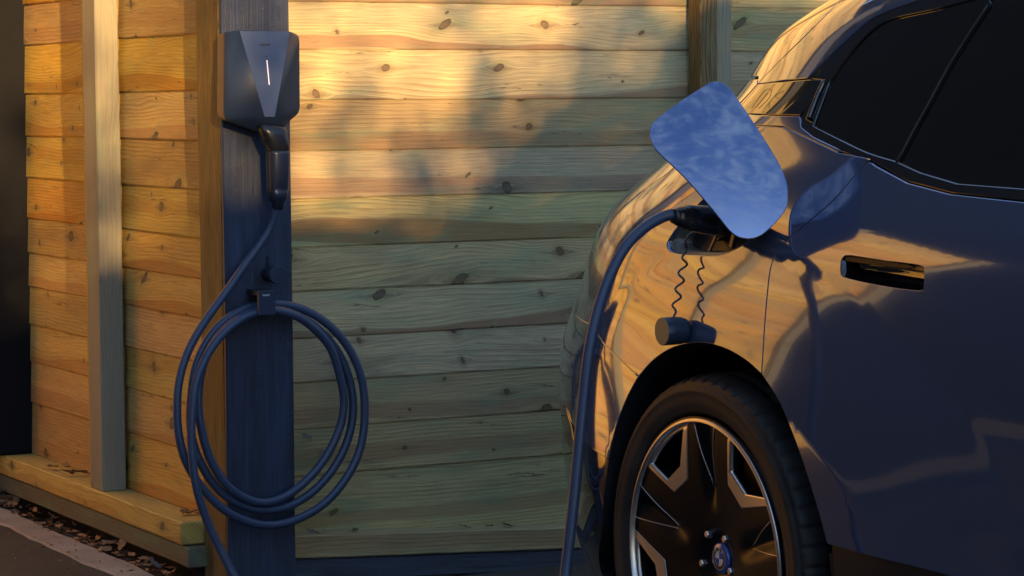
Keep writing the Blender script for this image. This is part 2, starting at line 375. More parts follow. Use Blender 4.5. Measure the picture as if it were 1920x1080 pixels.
def build_boards(parent, x0, x1, zs, mat, seed, variants=3):
    ms = {}
    for i in range(len(zs)-1):
        z0, p = zs[i], zs[i+1]-zs[i]
        v = (i*5+seed) % variants
        key = (v, round(p, 3))
        if key not in ms: ms[key] = board_mesh('board', x1-x0, p, mat, seed*10+v)
        o = link('board', ms[key], parent); o.location = (x0+random.uniform(-.0005, .0005), 0, z0); o.rotation_euler = (0, R(random.uniform(-.07, .07)), 0)

def strip(name, parent, x0, x1, y0, y1, z0, z1, mat, b=.003, seg=8, axis='Z', wob=.0012, **kw):
    """sawn timber with softened, slightly wandering arrises"""
    bm = bev_box(x0, x1, y0, y1, z0, z1, b)
    ax = 2 if axis == 'Z' else 0; lo, hi = ((z0, z1) if ax == 2 else (x0, x1))
    for i in range(1, seg*2):
        c = Vector((0, 0, 0)); c[ax] = lo+(hi-lo)*i/(seg*2); nn = Vector((0, 0, 0)); nn[ax] = 1
        bmesh.ops.bisect_plane(bm, geom=bm.verts[:]+bm.edges[:]+bm.faces[:], plane_co=c, plane_no=nn)
    s = random.uniform(0, 90)
    for v in bm.verts:
        q = Vector((v.co.x*3+s, v.co.y*3, v.co.z*2.3)); d = Vector((mnoise.noise(q), mnoise.noise(q+Vector((9, 0, 0))), mnoise.noise(q+Vector((0, 9, 0)))))*wob*2
        d[ax] = 0; v.co += d
    return link(name, bm_mesh(name, bm, mat), parent, **kw)

def zat(py, Y, px=760): return HC+ray(px, py).z*Y

# --- facing wall
RW0 = P0+D*.20+E*.02
wall_r = empty('timber_wall', label='facing wall of horizontal overlapping pine boards behind the cable coil', cat='wall')
frame(wall_r, RW0, E)
edges = [984, 890, 802, 715, 632, 545, 462, 372, 281, 187, 92, 2]
zs = [zat(y, 6.93) for y in edges]
while zs[-1] < 2.5: zs.append(zs[-1]+.131)
SX = 1.548                                      # stud position along the wall
zs[0] -= .07
build_boards(wall_r, .0, SX-.002, zs, PINE, 1, 4)
build_boards(wall_r, SX+.004, 3.6, zs, PINE, 2, 3)
strip('stud', wall_r, SX-.030, SX+.030, -.088, -.0215, zs[0]+.0, 2.62, PINE_BROWN, axis='Z')  # side-lit face of the stud, its darker tone put into the colour
strip('stud', wall_r, SX+.034, SX+.088, -.072, -.0215, zs[0]+.0, 2.62, PINE_Z, axis='Z')
TH = 3.3
zs_l = zat(986, 6.9)
tr_ = strip('bottom_rail', wall_r, .0, 3.6, -.085, -.002, zat(1028, 6.9), zat(986, 6.9), PINE, axis='X', seg=14)
tb_ = strip('base_beam', wall_r, .0, 3.6, -.075, .0, zat(1071, 6.9), zat(1031, 6.9), DARKWOOD_X, axis='X', seg=14)
tg_ = strip('ground_board', wall_r, .0, 3.6, -.06, .0, -.12, zat(1073, 6.9), GREYWOOD, axis='X', seg=14)
for o in (tr_, tb_, tg_): o.rotation_euler = (0, R(TH), 0)

# --- side wall (recedes to the left)
LW0 = P0+D*.172+E*.04
wall_l = empty('timber_wall', label='orange lit side wall of horizontal boards receding left of the centre post', cat='wall')
frame(wall_l, LW0+D*2.2, -D)                   # local x runs towards the post, viewer on -Y
Lp = 2.2
def dl(px, off=0):                              # distance along D at which the wall shows in column px
    p = on_plane(px, 540, LW0-E*off, E); return (p-LW0).dot(D)
SXL = Lp-dl(232, .02)                           # stud right face
EXL = Lp-dl(58, .02)
Yl = 6.79
zsl = [zat(y, Yl+.0, 370) for y in (955, 858, 768, 685, 600, 525, 448, 357, 264, 170, 62)]
d0 = sum(zsl[i+1]-zsl[i] for i in range(10))/10
zrt = on_plane(345, 981, LW0-E*.095, E).z
zsl[0] = zrt+.001
while zsl[-1] < 3.2: zsl.append(zsl[-1]+d0)
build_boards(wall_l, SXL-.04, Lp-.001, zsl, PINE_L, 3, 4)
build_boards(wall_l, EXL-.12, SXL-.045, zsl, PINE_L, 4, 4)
def railz(py, px=345): return on_plane(px, py, LW0-E*.095, E).z
zrl = railz(981)+.0005
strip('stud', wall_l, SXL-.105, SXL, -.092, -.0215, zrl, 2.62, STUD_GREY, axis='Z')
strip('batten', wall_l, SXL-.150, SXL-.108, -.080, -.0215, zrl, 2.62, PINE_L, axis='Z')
zt, zb = railz(981), railz(1024)
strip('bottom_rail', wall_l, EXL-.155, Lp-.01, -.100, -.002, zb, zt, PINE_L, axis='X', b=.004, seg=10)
strip('ground_board', wall_l, EXL-.22, Lp+.02, -.092, .0, zb-.058, zb-.003, GREYWOOD, axis='X', b=.004, seg=10)
strip('lower_board', wall_l, EXL-.22, Lp-.0, -.050, .0, -.05, zb-.060, BLACKWOOD, axis='X', b=.004, seg=10)

# --- far left dark post
tagp = empty('timber_post', label='near black stained post at the left end of the side wall', cat='post')
pz = dl(60, .0)
frame(tagp, LW0+D*(pz+.005), -D)
strip('post_shaft', tagp, -.16, 0, -.150, .04, zt+.001, 2.72, BLACKWOOD, axis='Z', b=.006)

# --- sunlit wall beyond the left frame edge, seen only as a reflection in the car
W3 = LW0+D*(pz+.17)+E*.0
wall_s = empty('timber_wall', label='sunlit pine wall beyond the left picture edge mirrored in the car', cat='wall')
T3 = 2.5
frame(wall_s, W3-E*T3, E)
z3 = [0+.131*i for i in range(24)]
build_boards(wall_s, 0, T3-.12, z3, PINE_L, 5, 4)
for xx in (.02, .85, 1.7): strip('stud', wall_s, xx, xx+.08, -.07, -.0215, 0, 3.05, STUD_GREY, axis='Z')

# --- centre post
post = empty('timber_post', label='centre post with dark stained front carrying the charger and cable coil', cat='post')
frame(post, P0, E)                              # local x along front face, local -y towards viewer
PW = .1905
strip('post_core', post, .0, PW-.003, .014, .172, -.05, 2.72, PINE_BROWN, axis='Z', b=.004, seg=12)
strip('face_board', post, -.001, PW, -.002, .0125, -.05, 2.72, DARKWOOD, axis='Z', b=.003, seg=12)
def onpost(px, py, off=0): return on_plane(px, py, P0-D*off, D)
def post_local(px, py, off=0):
    p = onpost(px, py, off); q = p-P0; return Vector((q.dot(E), q.dot(D), p.z))

# ------------------------------------------------------------------ ground
def sheet(name, pts, z, mat, **k):
    me = mesh(name, [(p[0], p[1], z) for p in pts], [tuple(range(len(pts)))], mat); return link(name, me, kind='structure', **k)
gl = 120
def grid_sheet(name, a, b, c, d, z, mat, n=8):
    V = []; F = []
    for i in range(n+1):
        for j in range(n+1):
            p = (Vector(a)*(1-i/n)+Vector(b)*(i/n))*(1-j/n)+(Vector(d)*(1-i/n)+Vector(c)*(i/n))*(j/n); V.append((p.x, p.y, z))
    for i in range(n):
        for j in range(n): q = i*(n+1)+j; F.append((q, q+n+1, q+n+2, q+1))
    return link(name, mesh(name, V, F, mat), kind='structure')
sheet('ground', [(-gl, -gl), (gl, -gl), (gl, gl), (-gl, gl)], -.02, ASPH)
def gp(px, py, z): 
    d = ray(px, py); t = (z-HC)/d.z; return CAM+d*t
# raised bed in front of the side wall: soil strip, concrete edging, asphalt in front
def lw(al, off, z=0):                            # point at distance al along the side wall and off in front
    p = LW0+D*al-E*off; return Vector((p.x, p.y, z))
o1 = 0.0
def offset_of(px, py, z): 
    p = gp(px, py, z); return -(p-LW0).dot(E)
ZE = .045
oa, ob = offset_of(150, 1014, ZE), offset_of(90, 1030, ZE)
print('edging offsets', oa, ob, offset_of(0, 945, ZE), offset_of(0, 970, ZE))
oa = max(oa, .13); ob = oa+.10
bm = bev_box(-3, 3, -ob, -oa, -.1, ZE, .006)
for i in range(1, 80):
    bmesh.ops.bisect_plane(bm, geom=bm.verts[:]+bm.edges[:]+bm.faces[:], plane_co=(-3+6*i/80, 0, 0), plane_no=(1, 0, 0))
for v in bm.verts: v.co += Vector((0, .012*mnoise.noise(v.co*9)+.006*mnoise.noise(v.co*31), .002*mnoise.noise(v.co*20)))
kerb = link('kerb', bm_mesh('kerb', bm, CONC), kind='structure'); frame(kerb, LW0+D*1.2, -D)
V = []; F = []; nx, ny = 60, 8
for i in range(nx+1):
    for j in range(ny+1):
        x = -2.6+5.2*i/nx; y = -oa-.01+(oa+.3)*j/ny; V.append((x, y, .02+.02*mnoise.noise(Vector((x*14, y*14, 0)))))
for i in range(nx):
    for j in range(ny): q = i*(ny+1)+j; F.append((q, q+ny+1, q+ny+2, q+1))
so_ = link('soil_strip', mesh('soil_strip', V, F, SOIL, True), kind='structure'); frame(so_, LW0+D*1.2, -D)
V = []; F = []
for i in range(nx+1):
    for j in range(9):
        x = -3+6*i/nx; y = -ob-1.7+1.74*j/8; t = j/8
        V.append((x, y, -.012+(ZE+.006)*min(1, t*1.2)+.0025*mnoise.noise(Vector((x*8, y*8, 0)))))
for i in range(nx):
    for j in range(8): q = i*9+j; F.append((q, q+9, q+10, q+1))
rmp = link('pavement', mesh('pavement', V, F, ASPH, True), kind='structure'); frame(rmp, LW0+D*1.2, -D)

# ------------------------------------------------------------------ charger
def poly_prism(name, parent, rings, mat, smooth=False, cap=True):
    """rings: list of equal-length vertex loops, joined"""
    V = []; F = []; n = len(rings[0])
    for r_ in rings: V += [tuple(p) for p in r_]
    for i in range(len(rings)-1):
        for k in range(n): a = i*n+k; b = i*n+(k+1) % n; F.append((a, b, b+n, a+n))
    if cap: F.append(tuple(range(n-1, -1, -1))); F.append(tuple(range((len(rings)-1)*n, len(rings)*n)))
    me = mesh(name, V, F, mat, smooth); return link(name, me, parent)
def rounded(poly, r, seg=5):
    out = []; n = len(poly)
    for i in range(n):
        a, b, c = (Vector(poly[i-1]), Vector(poly[i]), Vector(poly[(i+1) % n]))
        rr = r[i] if isinstance(r, (list, tuple)) else r
        u = (a-b); v = (c-b); rr = min(rr, u.length*.45, v.length*.45); u.normalize(); v.normalize()
        p, q = b+u*rr, b+v*rr
        for k in range(seg+1):
            t = k/seg; out.append(p*(1-t)**2+b*2*t*(1-t)+q*t*t)
    return out
chg = empty('wall_charger', label='faceted blue grey car charger with a lit strip mounted high on the centre post', cat='charger')
chg.parent = None; frame(chg, P0, E)
CO = .105                                        # how far its front stands off the post
def cl(px, py, off): return post_local(px, py, off)
# outline (front silhouette) in the plane 0.07 off the post
sil = [(421, 60), (449, 57), (543, 59), (561, 66), (562, 205), (558, 214), (520, 247), (492, 250), (424, 226), (420, 215)]
ring_f = [cl(x, y, .062) for x, y in sil]
cxx = sum(p.x for p in ring_f)/len(ring_f); czz = sum(p.z for p in ring_f)/len(ring_f)
def shrink(ring, s, y): return [Vector((cxx+(p.x-cxx)*s, y, czz+(p.z-czz)*s)) for p in ring]
tl, tr, br, bl = cl(449, 58, CO), cl(543, 59, CO), cl(515, 219, CO-.004), cl(496, 219, CO-.004)
# shell: side walls + facets from rim to the front plate
rim = rounded([tuple(p) for p in ring_f], [.006, .002, .002, .012, .012, .01, .01, .01, .012, .012], 4)
rim = [Vector(p) for p in rim]
V = []; F = []; n = len(rim)
back = [Vector((p.x, -.006, p.z)) for p in rim]; back = [Vector((cxx+(p.x-cxx)*.965, p.y, czz+(p.z-czz)*.965)) for p in back]
mid = [Vector((p.x, -.052, p.z)) for p in rim]
r1 = [Vector((cxx+(p.x-cxx)*.985, p.y-.004, czz+(p.z-czz)*.985)) for p in rim]
V = back+mid+rim+r1
for i in range(3):
    for k in range(n): a = i*n+k; b = i*n+(k+1) % n; F.append((a, b, b+n, a+n))
base = 3*n; o = len(V); o_pl = o; V += [tl, tr, br, bl]
# stitch rim to the plate: each rim vertex belongs to a plate corner by angle
def near(p):
    # left flank -> tl / bl ; right -> tr / br ; split by rows
    if p.z > tl.z-.045: return 0 if p.x < tl.x+.004 else (1 if p.x > tr.x-.004 else (0 if p.x < (tl.x+tr.x)/2 else 1))
    return 3 if p.x < (bl.x+br.x)/2 else 2
lab = [near(p) for p in r1]
for k_ in range(n):
    a, b = k_, (k_+1) % n; la, lb = lab[a], lab[b]
    if la == lb: F.append((base+a, base+b, o+la))
    else: F.append((base+a, base+b, o+lb, o+la))
me = mesh('charger_shell', V, F, CHARG)
shell = link('charger_shell', me, chg)
me.polygons.foreach_set('use_smooth', [True]*len(me.polygons))
for e in me.edges:
    a_, b_ = e.vertices
    if a_ >= o_pl or b_ >= o_pl:
        if a_ >= o_pl and b_ >= o_pl: e.use_edge_sharp = True
    if a_ < n and b_ < n: e.use_edge_sharp = True
dy = Vector((0, -.0012, 0))
poly_prism('front_plate', chg, [[p+Vector((0, .003, 0)) for p in (tl, bl, br, tr)], [p+dy for p in (tl, bl, br, tr)]], CHARG2)
l0, l1 = cl(500.5, 113, CO+.001), cl(504.5, 159, CO-.0005)
bm = bev_box(-.0011, .0011, -.0012, .0012, 0, (l1-l0).length, .0004)
o = link('light_strip', bm_mesh('light_strip', bm, LED), chg, label='thin glowing pinkish white status strip'); o.location = l1+Vector((0, -.0012, 0)); o.rotation_euler = (0, math.atan2(l0.x-l1.x, l0.z-l1.z), 0)
tm = link('lettering', text_mesh('easee', .013, DARKP), chg); p = cl(497.5, 83, CO+.0014); tm.location = p; tm.rotation_euler = (R(90), 0, 0)
dot = link('sensor', bm_mesh('sensor', bev_box(-.0012, .0012, -.0006, .0004, -.0012, .0012, .0003), DARKP), chg); dot.location = cl(500, 105, CO+.0013)

# ------------------------------------------------------------------ cable with both plugs
cable = empty('charging_cable', label='long dark blue charging cable coiled on the post hook and plugged into the car', cat='cable')
def PO(px, py, off): return onpost(px, py, off)
pts = [PO(520, 372, .075), PO(518, 395, .072), PO(508, 425, .062), PO(490, 455, .055), PO(466, 488, .05), PO(438, 528, .045), PO(415, 560, .045), PO(378, 612, .05), PO(350, 665, .05), PO(335, 720, .052), PO(332, 775, .055), PO(337, 825, .058), PO(352, 872, .06),
       PO(385, 922, .062), PO(430, 962, .062), PO(490, 984, .06), PO(548, 977, .058), PO(608, 944, .055), PO(652, 892, .05), PO(677, 835, .048), PO(684, 770, .046), PO(677, 706, .044), PO(652, 650, .04), PO(612, 606, .036), PO(560, 577, .030), PO(500, 570, .025), PO(447, 585, .030), PO(400, 622, .036), PO(369, 680, .042), PO(358, 745, .045), PO(358, 810, .047), PO(376, 868, .048), PO(414, 922, .047), PO(468, 952, .045), PO(524, 954, .042), PO(576, 930, .038), PO(620, 886, .034), PO(650, 830, .030), PO(662, 770, .030), PO(655, 712, .030), PO(630, 655, .030), PO(590, 612, .034), PO(547, 588, .046), PO(500, 580, .050), PO(455, 593, .054), PO(410, 630, .058), PO(381, 685, .062), PO(372, 750, .064), PO(380, 815, .066), PO(398, 868, .066), PO(428, 912, .062), PO(470, 938, .056), PO(512, 940, .050), PO(560, 914, .044), PO(605, 866, .040), PO(635, 808, .040), PO(645, 755, .042), PO(636, 700, .046), PO(618, 650, .052), PO(582, 610, .060), PO(545, 589, .067), PO(500, 583, .071), PO(450, 600, .075), PO(402, 645, .080), PO(370, 710, .086), PO(360, 780, .090), PO(360, 850, .094), PO(370, 920, .098), PO(392, 985, .10), PO(418, 1040, .11), PO(444, 1090, .13), PO(480, 1150, .18)]
gz = .013
pts += [Vector((-.50, 6.15, .03)), Vector((-.35, 5.8, gz)), Vector((-.15, 5.45, gz)), Vector((.02, 5.1, gz)), Vector((.10, 4.85, gz+.005)), Vector((.105, 4.80, .08))]
def PY(px, py, Y): d = ray(px, py); return CAM+d*Y
pts += [PY(1056, 1150, 4.84), PY(1060, 1080, 4.87), PY(1069, 1000, 4.88), PY(1078, 915, 4.89), PY(1086, 830, 4.90), PY(1094, 745, 4.91), PY(1104, 660, 4.92), PY(1120, 585, 4.94), PY(1142, 520, 4.96), PY(1172, 464, 4.98), PY(1207, 428, 5.0), PY(1240, 408, 5.015), PY(1262, 401, 5.02)]
# ring bulges follow the post: the tube is one run from plug to plug
V, F = tube(catmull(pts, 8), .0112, 12)
link('cable_run', mesh('cable_run', V, F, CABLE, True), cable)
# plug at the charger: neck, then bent handle
def oval_loft(stations, n=20, sq=2.6):
    """stations: (centre, width_vec, depth_vec)"""
    rings = []
    for c, wv, dv in stations:
        ring = []
        for k in range(n):
            a = 2*math.pi*k/n; ca, sa = math.cos(a), math.sin(a)
            ring.append(Vector(c)+Vector(wv)*(abs(ca)**(2/sq)*(1 if ca >= 0 else -1))+Vector(dv)*(abs(sa)**(2/sq)*(1 if sa >= 0 else -1)))
        rings.append(ring)
    return rings
def pw(a, b, y, off):                            # width vector between two columns at a row
    p, q = PO(a, y, off), PO(b, y, off); return (p+q)/2, (q-p)/2
def stn(a, b, y, off, dep, tilt=0):
    c, wv = pw(a, b, y, off); return (c, wv+ZU*tilt, -D*dep)
rings = oval_loft([stn(486, 530, 233, .075, .020, -.004), stn(483, 534, 240, .082, .026, -.004), stn(487, 536, 252, .084, .027, -.004), stn(493, 540, 266, .084, .027, -.003), stn(502, 540, 282, .083, .026), stn(502, 539, 284, .083, .025)], 24, 3)
def wring(name, rings, mat, parent):
    return poly_prism(name, parent, rings, mat, True)
pn = wring('plug_neck', rings, PLUGB, cable)
rings = oval_loft([stn(501, 540, 283, .083, .027), stn(501.5, 540, 288, .083, .028), stn(502, 539, 320, .081, .027), stn(503, 538, 352, .078, .025), stn(503, 538, 358, .078, .023), stn(504, 537, 360, .078, .025), stn(506, 534, 374, .076, .022), stn(511, 531, 380, .075, .014), stn(512, 529, 393, .073, .0135)], 24, 3.2)
ph = wring('plug_handle', rings, PLUGBLUE, cable)

# ------------------------------------------------------------------ hook and parking socket on the post
hook = empty('cable_hook', label='square dark cable hook with white lettering holding the coil on the centre post', cat='hook'); frame(hook, P0, E)
a, b = cl(468, 545, .004), cl(512, 588, .004)
link('backplate', bm_mesh('backplate', bev_box(a.x, b.x, -.016, -.003, b.z, a.z, .002, 2), PLASTIC), hook)
a, b = cl(483, 545, .09), cl(515, 584, .09)
link('hook_tongue', bm_mesh('hook_tongue', bev_box(a.x, b.x, -.096, -.0845, b.z-.008, a.z, .0015, 2), CAPM), hook)
link('hook_arm', bm_mesh('hook_arm', bev_box(a.x+.002, b.x-.002, -.084, -.0165, a.z-.014, a.z-.001, .001), PLASTIC), hook)
o = link('lettering', text_mesh('easee', .0088, WHITEP), hook); p = cl(499, 553, .0968); o.location = p; o.rotation_euler = (R(90), 0, 0)
knob = empty('plug_holder', label='round dark plug holder just above the cable hook', cat='holder'); frame(knob, P0, E)
V, F = lathe([(0, 0), (.019, 0), (.0195, .002), (.021, .045), (.0228, .0455), (.0235, .047), (.0235, .066), (.0225, .068), (.0, .0685)], 40)
kn = link('holder_barrel', mesh('holder_barrel', V, F, CAPM), knob); c = cl(494, 513, .003); kn.location = (c.x+.012, -.003, c.z); kn.rotation_euler = (R(90), 0, 0)
me = kn.data; me.polygons.foreach_set('use_smooth', [abs(p.normal.z) < .7 for p in me.polygons])
strap = bm_mesh('strap', bev_box(-.0035, .0035, -.006, -.003, .02, .045, .001), PLASTIC); o = link('strap', strap, knob); o.location = (c.x+.012, 0, c.z)

# ------------------------------------------------------------------ the car
CF = Vector((.466, -.885, 0)).normalized(); CN = Vector((-.885, -.466, 0)).normalized()
CO_ = Vector((.3808, 5.12, 0)); WZ = .372; WR = .378
def c2w(u, w_, z): return CO_+CF*u+CN*w_+ZU*z
car = empty('electric_car', label='dark blue grey electric car parked with its fuel flap open and cable plugged in', cat='car')
Mc = Matrix((CF, CN, ZU)).transposed().to_4x4(); Mc.translation = CO_; car.matrix_world = Mc      # car space: (u, w, z)
def gsm(xs, ys, lo, hi, sig):
    g = np.arange(lo-.2, hi+.2, .002); v = np.interp(g, xs, ys); kx = np.arange(-4*sig, 4*sig+.001, .002); kk = np.exp(-.5*(kx/sig)**2); kk /= kk.sum()
    pad = len(kk)//2; v = np.convolve(np.pad(v, pad, mode='edge'), kk, 'valid'); return g, v[:len(g)]
g0, v0 = gsm([.1, .22, .32, .45, .60, .75, .86, .93, 1.0, 1.06, 1.12, 1.16, 1.35, 1.50, 1.62, 1.70],
             [-.09, -.055, -.015, .004, .010, .010, .003, -.006, -.022, -.046, -.078, -.100, -.188, -.262, -.35, -.50], .1, 1.7, .016)
def w0(z): return float(np.interp(z, g0, v0))
QC = .58
def sil_px(us, z):
    best = 1e9
    for i in range(60):
        u = us-.9+.95*i/60; p = c2w(u, w0(z)-.016*((u-1.35)/1.35)**2-QC*max(0, us-u)**2, z); best = min(best, proj(p)[0])
    return best
KZ = [.20, .389, .546, .726, .80, .884, .996, 1.064, 1.14, 1.23, 1.32, 1.40, 1.446, 1.514, 1.60, 1.70]
KP = [1100, 1062, 1048, 1050, 1068, 1092, 1118, 1152, 1222, 1308, 1392, 1432, 1460, 1560, 1700, 1850]
ks = []
for z, pxx in zip(KZ, KP):
    lo, hi = -1.2, 1.6
    for _ in range(24):
        m_ = (lo+hi)/2
        if sil_px(m_, z) < pxx: lo = m_
        else: hi = m_
    ks.append(lo)
gus, vus = gsm(KZ, ks, .2, 1.7, .022)
def us(z): return float(np.interp(z, gus, vus))
def sst(t): t = max(0, min(1, t)); return t*t*(3-2*t)
def flare(u, z, cu=0.0):
    r_ = math.hypot((u-cu)*(.96 if u < cu else .58), z-WZ); t = (.635-r_)/.20
    if t <= 0: return 0
    t = min(t, 1.25); return .027*(t-.045*(1-math.exp(-t/.045)))*(1 if z > .2 else 0)
DM = .95
def surf(u, z):
    v = w0(z)-.016*((u-1.35)/1.35)**2
    d_ = max(0, us(z)-u)
    v -= QC*d_*d_ if d_ < DM else QC*DM*DM+2.2*(d_-DM)
    if u > 2.9: v -= .45*(u-2.9)**2
    v += flare(u, z)+flare(u, z, 2.98)
    # soft hollow low on the doors
    v -= .014*math.exp(-((z-.47)/.13)**2)*sst((u-.55)/.35)*sst((2.45-u)/.3)
    return v
def snorm(u, z):
    h = .004; a = (surf(u+h, z)-surf(u-h, z))/(2*h); b = (surf(u, z+h)-surf(u, z-h))/(2*h); return Vector((-a, 1, -b)).normalized()
# the picture's outlines are read back onto the body surface
def U(px, py):
    d = ray(px, py); best = None; prev = None
    t = 3.4
    while t < 6.4:
        P = CAM+d*t; q = P-CO_; u, w_, z = q.dot(CF), q.dot(CN), P.z
        f = w_-surf(u, z)
        if prev is not None and prev[1] > 0 and f <= 0:
            lo, hi = prev[0], t
            for _ in range(14):
                m_ = (lo+hi)/2; P = CAM+d*m_; q = P-CO_; 
                if q.dot(CN)-surf(q.dot(CF), P.z) > 0: lo = m_
                else: hi = m_
            P = CAM+d*lo; q = P-CO_; return (q.dot(CF), P.z)
        if best is None or f < best[0]: best = (f, u, z)
        prev = (t, f); t += .05
    return (best[1], best[2])
def UL(L_): return [U(*p) for p in L_]
def densify(P, h):
    out = []
    for i in range(len(P)):
        a, b = Vector(P[i]), Vector(P[(i+1) % len(P)]); n = max(1, int((b-a).length/h))
        for k_ in range(n): out.append(a+(b-a)*(k_/n))
    return out
def area(P): return .5*sum(P[i][0]*P[(i+1) % len(P)][1]-P[(i+1) % len(P)][0]*P[i][1] for i in range(len(P)))
def inset(P, d):
    if area(P) < 0: P = P[::-1]
    n = len(P); out = []
    for i in range(n):
        a, b, c = Vector(P[i-1]), Vector(P[i]), Vector(P[(i+1) % n]); e1 = (b-a).normalized(); e2 = (c-b).normalized()
        n1 = Vector((-e1.y, e1.x)); n2 = Vector((-e2.y, e2.x)); m_ = (n1+n2)
        if m_.length < .3: m_ = n1
        m_.normalize(); out.append(b+m_*d/max(.5, m_.dot(n1)))
    return out
def inside(P, x, y):
    c = False; n = len(P); j = n-1
    for i in range(n):
        xi, yi = P[i][0], P[i][1]; xj, yj = P[j][0], P[j][1]
        if (yi > y) != (yj > y) and x < (xj-xi)*(y-yi)/(yj-yi)+xi: c = not c
        j = i
    return c
def dedupe(P, e=.0015):
    out = []
    for p in P:
        if not out or (Vector(p)-Vector(out[-1])).length > e: out.append(Vector(p))
    if (out[0]-out[-1]).length < e: out.pop()
    return out
def smooth2(P, n=6, closed=False): return [(p.x, p.y) for p in catmull([Vector((a[0], a[1], 0)) for a in P], n, closed)]
def panel(name, P, mat, parent, gap=.0022, h=.022, off=0.0, holes=(), lift=.011, fn=None, nf=None, roll=True, **kw):
    fn = fn or surf; nf = nf or snorm
    P = dedupe(P); P = inset([tuple(p) for p in P], gap); B = densify(P, h*.8)
    Hs = []
    for H in holes:
        H = inset([tuple(p) for p in dedupe(H)], -gap*.5); Hs.append(densify(H, h*.6))
    xs = [p.x for p in B]; ys = [p.y for p in B]
    pts_ = [Vector((p.x, p.y)) for p in B]; edges_ = [(i, (i+1) % len(B)) for i in range(len(B))]
    for H in Hs:
        b0 = len(pts_); pts_ += [Vector((p.x, p.y)) for p in H]; edges_ += [(b0+i, b0+(i+1) % len(H)) for i in range(len(H))]
    nb = len(pts_); barr = np.array([[p.x, p.y] for p in pts_])
    x = min(xs)+h/2; row = 0
    while x < max(xs):
        y = min(ys)+(h/4 if row % 2 else 3*h/4)
        while y < max(ys):
            if inside(B, x, y) and not any(inside(H, x, y) for H in Hs) and ((barr-[x, y])**2).sum(1).min() > (h*.5)**2: pts_.append(Vector((x, y)))
            y += h
        x += h*.87; row += 1
    vs, es, fs, ov, oe, of = delaunay_2d_cdt(pts_, edges_, [], 0, 1e-6)
    V = [Vector((p.x, fn(p.x, p.y)+off, p.y)) for p in vs]; N_ = [nf(p.x, p.y) for p in vs]; F = []
    for f in fs:
        cx_ = sum(vs[i].x for i in f)/len(f); cy_ = sum(vs[i].y for i in f)/len(f)
        if inside(B, cx_, cy_) and not any(inside(H, cx_, cy_) for H in Hs):
            a, b, c = (V[i] for i in f[:3]); nn = (b-a).cross(c-a)
            F.append(tuple(f) if nn.y > 0 else tuple(f[::-1]))
    if roll:
        for loop, sgn in [(B, 1)]+[(H, -1) for H in Hs]:
            m_ = len(loop); b0 = len(V); lo_ = inset([tuple(p) for p in loop], -.0016*sgn)
            if len(lo_) != m_: continue
            ccw = area([tuple(p) for p in loop]) > 0
            if not ccw: lo_ = lo_[::-1]
            for kk, (dd, ff) in enumerate(((0, 0), (1, .0022), (1, lift))):
                for i in range(m_):
                    s_ = loop[i]; o_ = lo_[i] if dd else s_
                    V.append(Vector((o_.x, fn(s_.x, s_.y)+off-ff, o_.y)))
                    out_ = Vector((lo_[i].x-s_.x, 0, lo_[i].y-s_.y)).normalized(); nn = nf(s_.x, s_.y)
                    N_.append(nn if kk == 0 else ((nn+out_).normalized() if kk == 1 else out_))
            for r_ in range(2):
                for i in range(m_):
                    a = b0+r_*m_+i; b = b0+r_*m_+(i+1) % m_; q = (a, a+m_, b+m_, b)
                    nn = (V[q[1]]-V[q[0]]).cross(V[q[2]]-V[q[0]])
                    F.append(q if nn.dot(N_[q[1]]) > 0 else q[::-1])
    me = mesh(name, V, F, mat, True, normals=N_)
    return link(name, me, parent, **kw)

seamT = [(1116, 470), (1125, 452), (1140, 425), (1160, 398), (1205, 358), (1255, 322), (1320, 258), (1384, 196), (1420, 157)]   # tailgate seam
seamT_uz = smooth2(UL(seamT), 4)
gapD = smooth2(UL([(1634, 299), (1612, 318), (1562, 376), (1505, 425), (1468, 458), (1447, 495), (1438, 560), (1432, 640), (1428, 703)]), 5)
archT = smooth2(UL([(1428, 703), (1398, 676), (1357, 653), (1312, 643), (1264, 651), (1226, 674), (1197, 706)]), 5)
archL = smooth2(UL([(1197, 706), (1175, 747), (1155, 800), (1141, 860)]), 4)
archL2 = smooth2(UL([(1141, 860), (1131, 930), (1127, 1000), (1128, 1078)])+[(-.40, .24)], 4)
archR = smooth2(UL([(1428, 703), (1462, 757), (1494, 835), (1522, 920), (1541, 985), (1549, 1018)]), 5)
bump_seam = UL([(1197, 706), (1160, 672), (1124, 633), (1103, 606)]); uR = -1.0
RE = lambda z: (us(z)-DM, z)
zq = bump_seam[-1][1]+.03; bump_seam += [RE(zq)]
stripTop = UL([(1413, 235), (1467, 238), (1515, 260), (1570, 286), (1634, 299)])
port = smooth2(UL([(1262, 475), (1250, 461), (1258, 442), (1278, 416), (1318, 374), (1350, 344), (1395, 336), (1428, 352), (1432, 395), (1402, 450), (1374, 470), (1345, 480), (1300, 479)]), 3, True)
t0 = seamT_uz[0]
seamJ = U(1390, 212)
qp = gapD+archT[1:]+bump_seam[1:]+[RE(t0[1]-.03)]+[p for p in seamT_uz if p[1] < U(1390, 222)[1]]+stripTop
panel('quarter_panel', qp, PAINT, car, holes=[port], h=.018)
